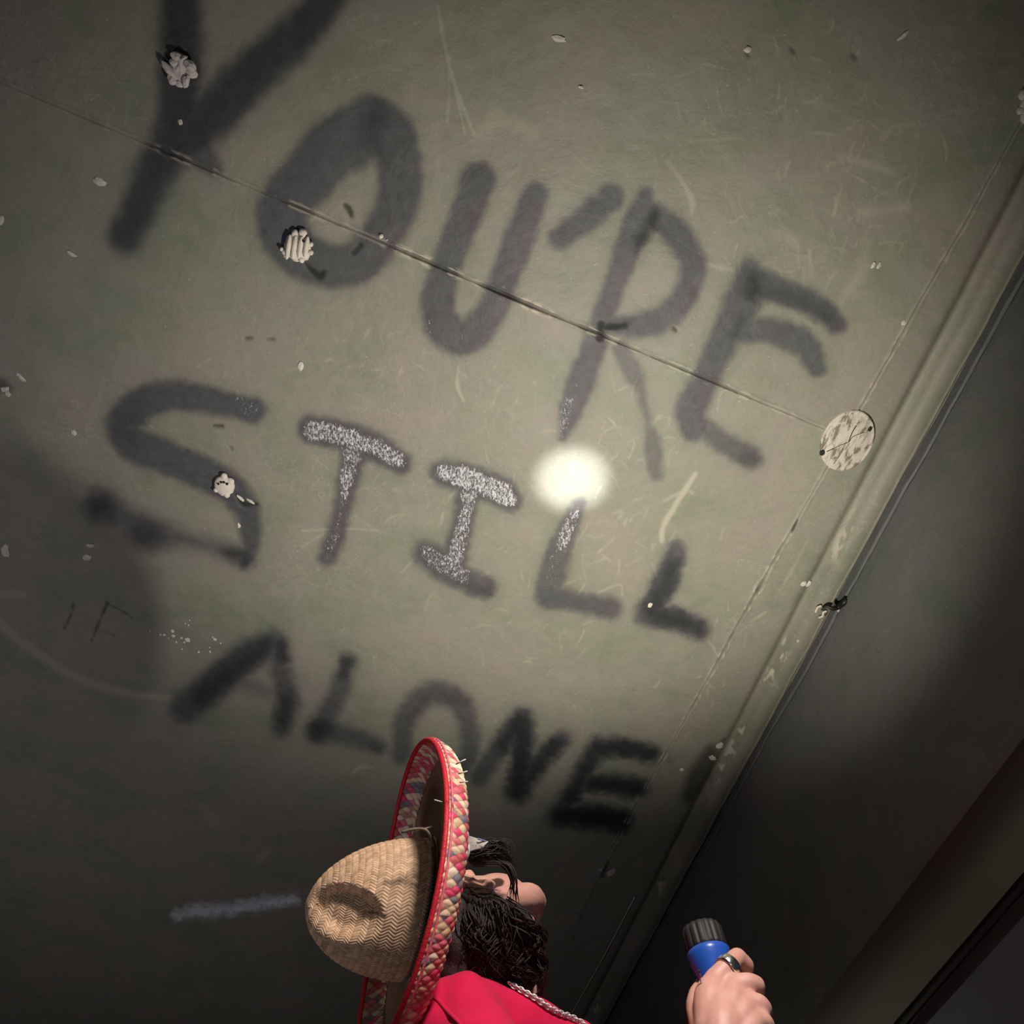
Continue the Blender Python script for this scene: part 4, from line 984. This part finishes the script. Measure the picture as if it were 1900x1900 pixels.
hair = link('hair', hm_, M_HAIR, person); hair['label'] = 'dark brown curly shoulder-length hair'
hr_ = random.Random(12); strands = []
def lock(path, n, spread, rad, curl, wav, dz=.02, seed=0):
    """a lock of n strands following a traced path of (x, y, depth)"""
    p = np.array(path, float); base = spline(p, 26)
    ph0 = hr_.uniform(0, 6.28); cu0 = curl*hr_.uniform(.6, 1.5); fq0 = wav*hr_.uniform(.7, 1.3); len0 = hr_.uniform(.75, 1)
    for k in range(n):
        ox, oy, od = hr_.gauss(0, spread), hr_.gauss(0, spread), hr_.gauss(0, dz); ph = ph0+hr_.gauss(0, .45); cu = cu0*hr_.uniform(.75, 1.25); fq = fq0*hr_.uniform(.94, 1.06)
        if hr_.random() < .15: ph = hr_.uniform(0, 6.28)
        m = int(26*min(1, len0*hr_.uniform(.9, 1.1))); pts = []
        for i in range(m):
            u = i/25; x, y, d = base[i]; pinch = 1.0-.55*u
            w1 = min(1, u*1.6)
            pts.append(P(x+ox*pinch+cu*w1*math.cos(ph+fq*u*6.28), y+oy*pinch+cu*w1*.6*math.sin(ph+fq*u*6.28), d+od*pinch+cu*w1*.0007*math.sin(ph+1.2+fq*u*6.28)))
        rr = rad*hr_.uniform(.6, 1.3); strands.append((np.array(pts), rr*np.clip(1.15-np.linspace(0, 1, m)**2.2, .12, 1)))
# back mass falling from behind the ear to the shoulder
for i in range(26):
    x0 = 858+i*5.0; y0 = 1662+(i*1.6 if i < 18 else 28+(i-18)*3)
    lock([(x0, y0, 1.475-.0012*i+.002*abs(i-12)), (x0+6+hr_.uniform(-8, 8), y0+45, 1.448), (x0+4+hr_.uniform(-14, 14), y0+95, 1.44), (x0+hr_.uniform(-16, 22), min(y0+150, 1825), 1.435)], 13, 5, .0013, 11, 1.7, .010)
# curls at the jaw and throat side
for (x, y) in ((940,1672),(955,1682),(968,1692),(978,1700),(985,1712),(960,1705),(945,1700),(930,1690),(975,1730),(985,1745)):
    lock([(x-22, y-8, 1.475), (x+2, y+8, 1.455), (x+14, y+38, 1.455), (x+6, y+72, 1.46), (x+18, y+100, 1.455)], 12, 4.5, .0012, 12, 2.0, .009)
for (x, y) in ((982,1712),(992,1718),(985,1728),(996,1735),(978,1722)):
    lock([(x-34, y-22, 1.452), (x-8, y-8, 1.440), (x+8, y+14, 1.440), (x-2, y+40, 1.445), (x+8, y+62, 1.445)], 12, 5, .0012, 10, 1.8, .009)
for (x, y) in ((985,1745),(995,1765),(990,1785),(1000,1800),(975,1800),(960,1815),(985,1820),(945,1820)):
    lock([(x-30, y-40, 1.47), (x, y-20, 1.45), (x+14, y+5, 1.445), (x+2, y+28, 1.44), (x-14, y+30, 1.44)], 12, 5, .0012, 11, 1.8, .009)
# front hair over temple and brow
for i in range(16):
    lock([(862+i*1.5, 1585+i*.6, 1.492), (890+i*2, 1576+hr_.uniform(-12, 14), 1.488), (925+i, 1580+hr_.uniform(-16, 14), 1.495), (952+hr_.uniform(-8, 10), 1598+hr_.uniform(-12, 14), 1.505)], 10, 4, .0011, 7, .8, .010)
for i in range(7):
    lock([(890+i*6, 1600, 1.478), (928+i*3, 1604, 1.472), (946+i*2.0, 1632, 1.468), (945+i*2.5+hr_.uniform(-3, 3), 1662, 1.468), (950+i*2+hr_.uniform(-3, 3), 1690, 1.468)], 4, 2.0, .0009, 3, .6, .004)
# whisps crossing the ear and cheek
for pth in ([(858,1648,1.462),(885,1647,1.455),(915,1652,1.458),(940,1652,1.468)], [(864,1642,1.462),(880,1656,1.456),(905,1662,1.456),(938,1650,1.47)], [(955,1612,1.478),(960,1632,1.474),(957,1652,1.472)]):
    lock(pth, 3, 1.2, .0008, 2, .5, .003)
so = link('curls', tubes_mesh('curls', strands, 4), M_HAIR, hair); so['kind'] = 'stuff'
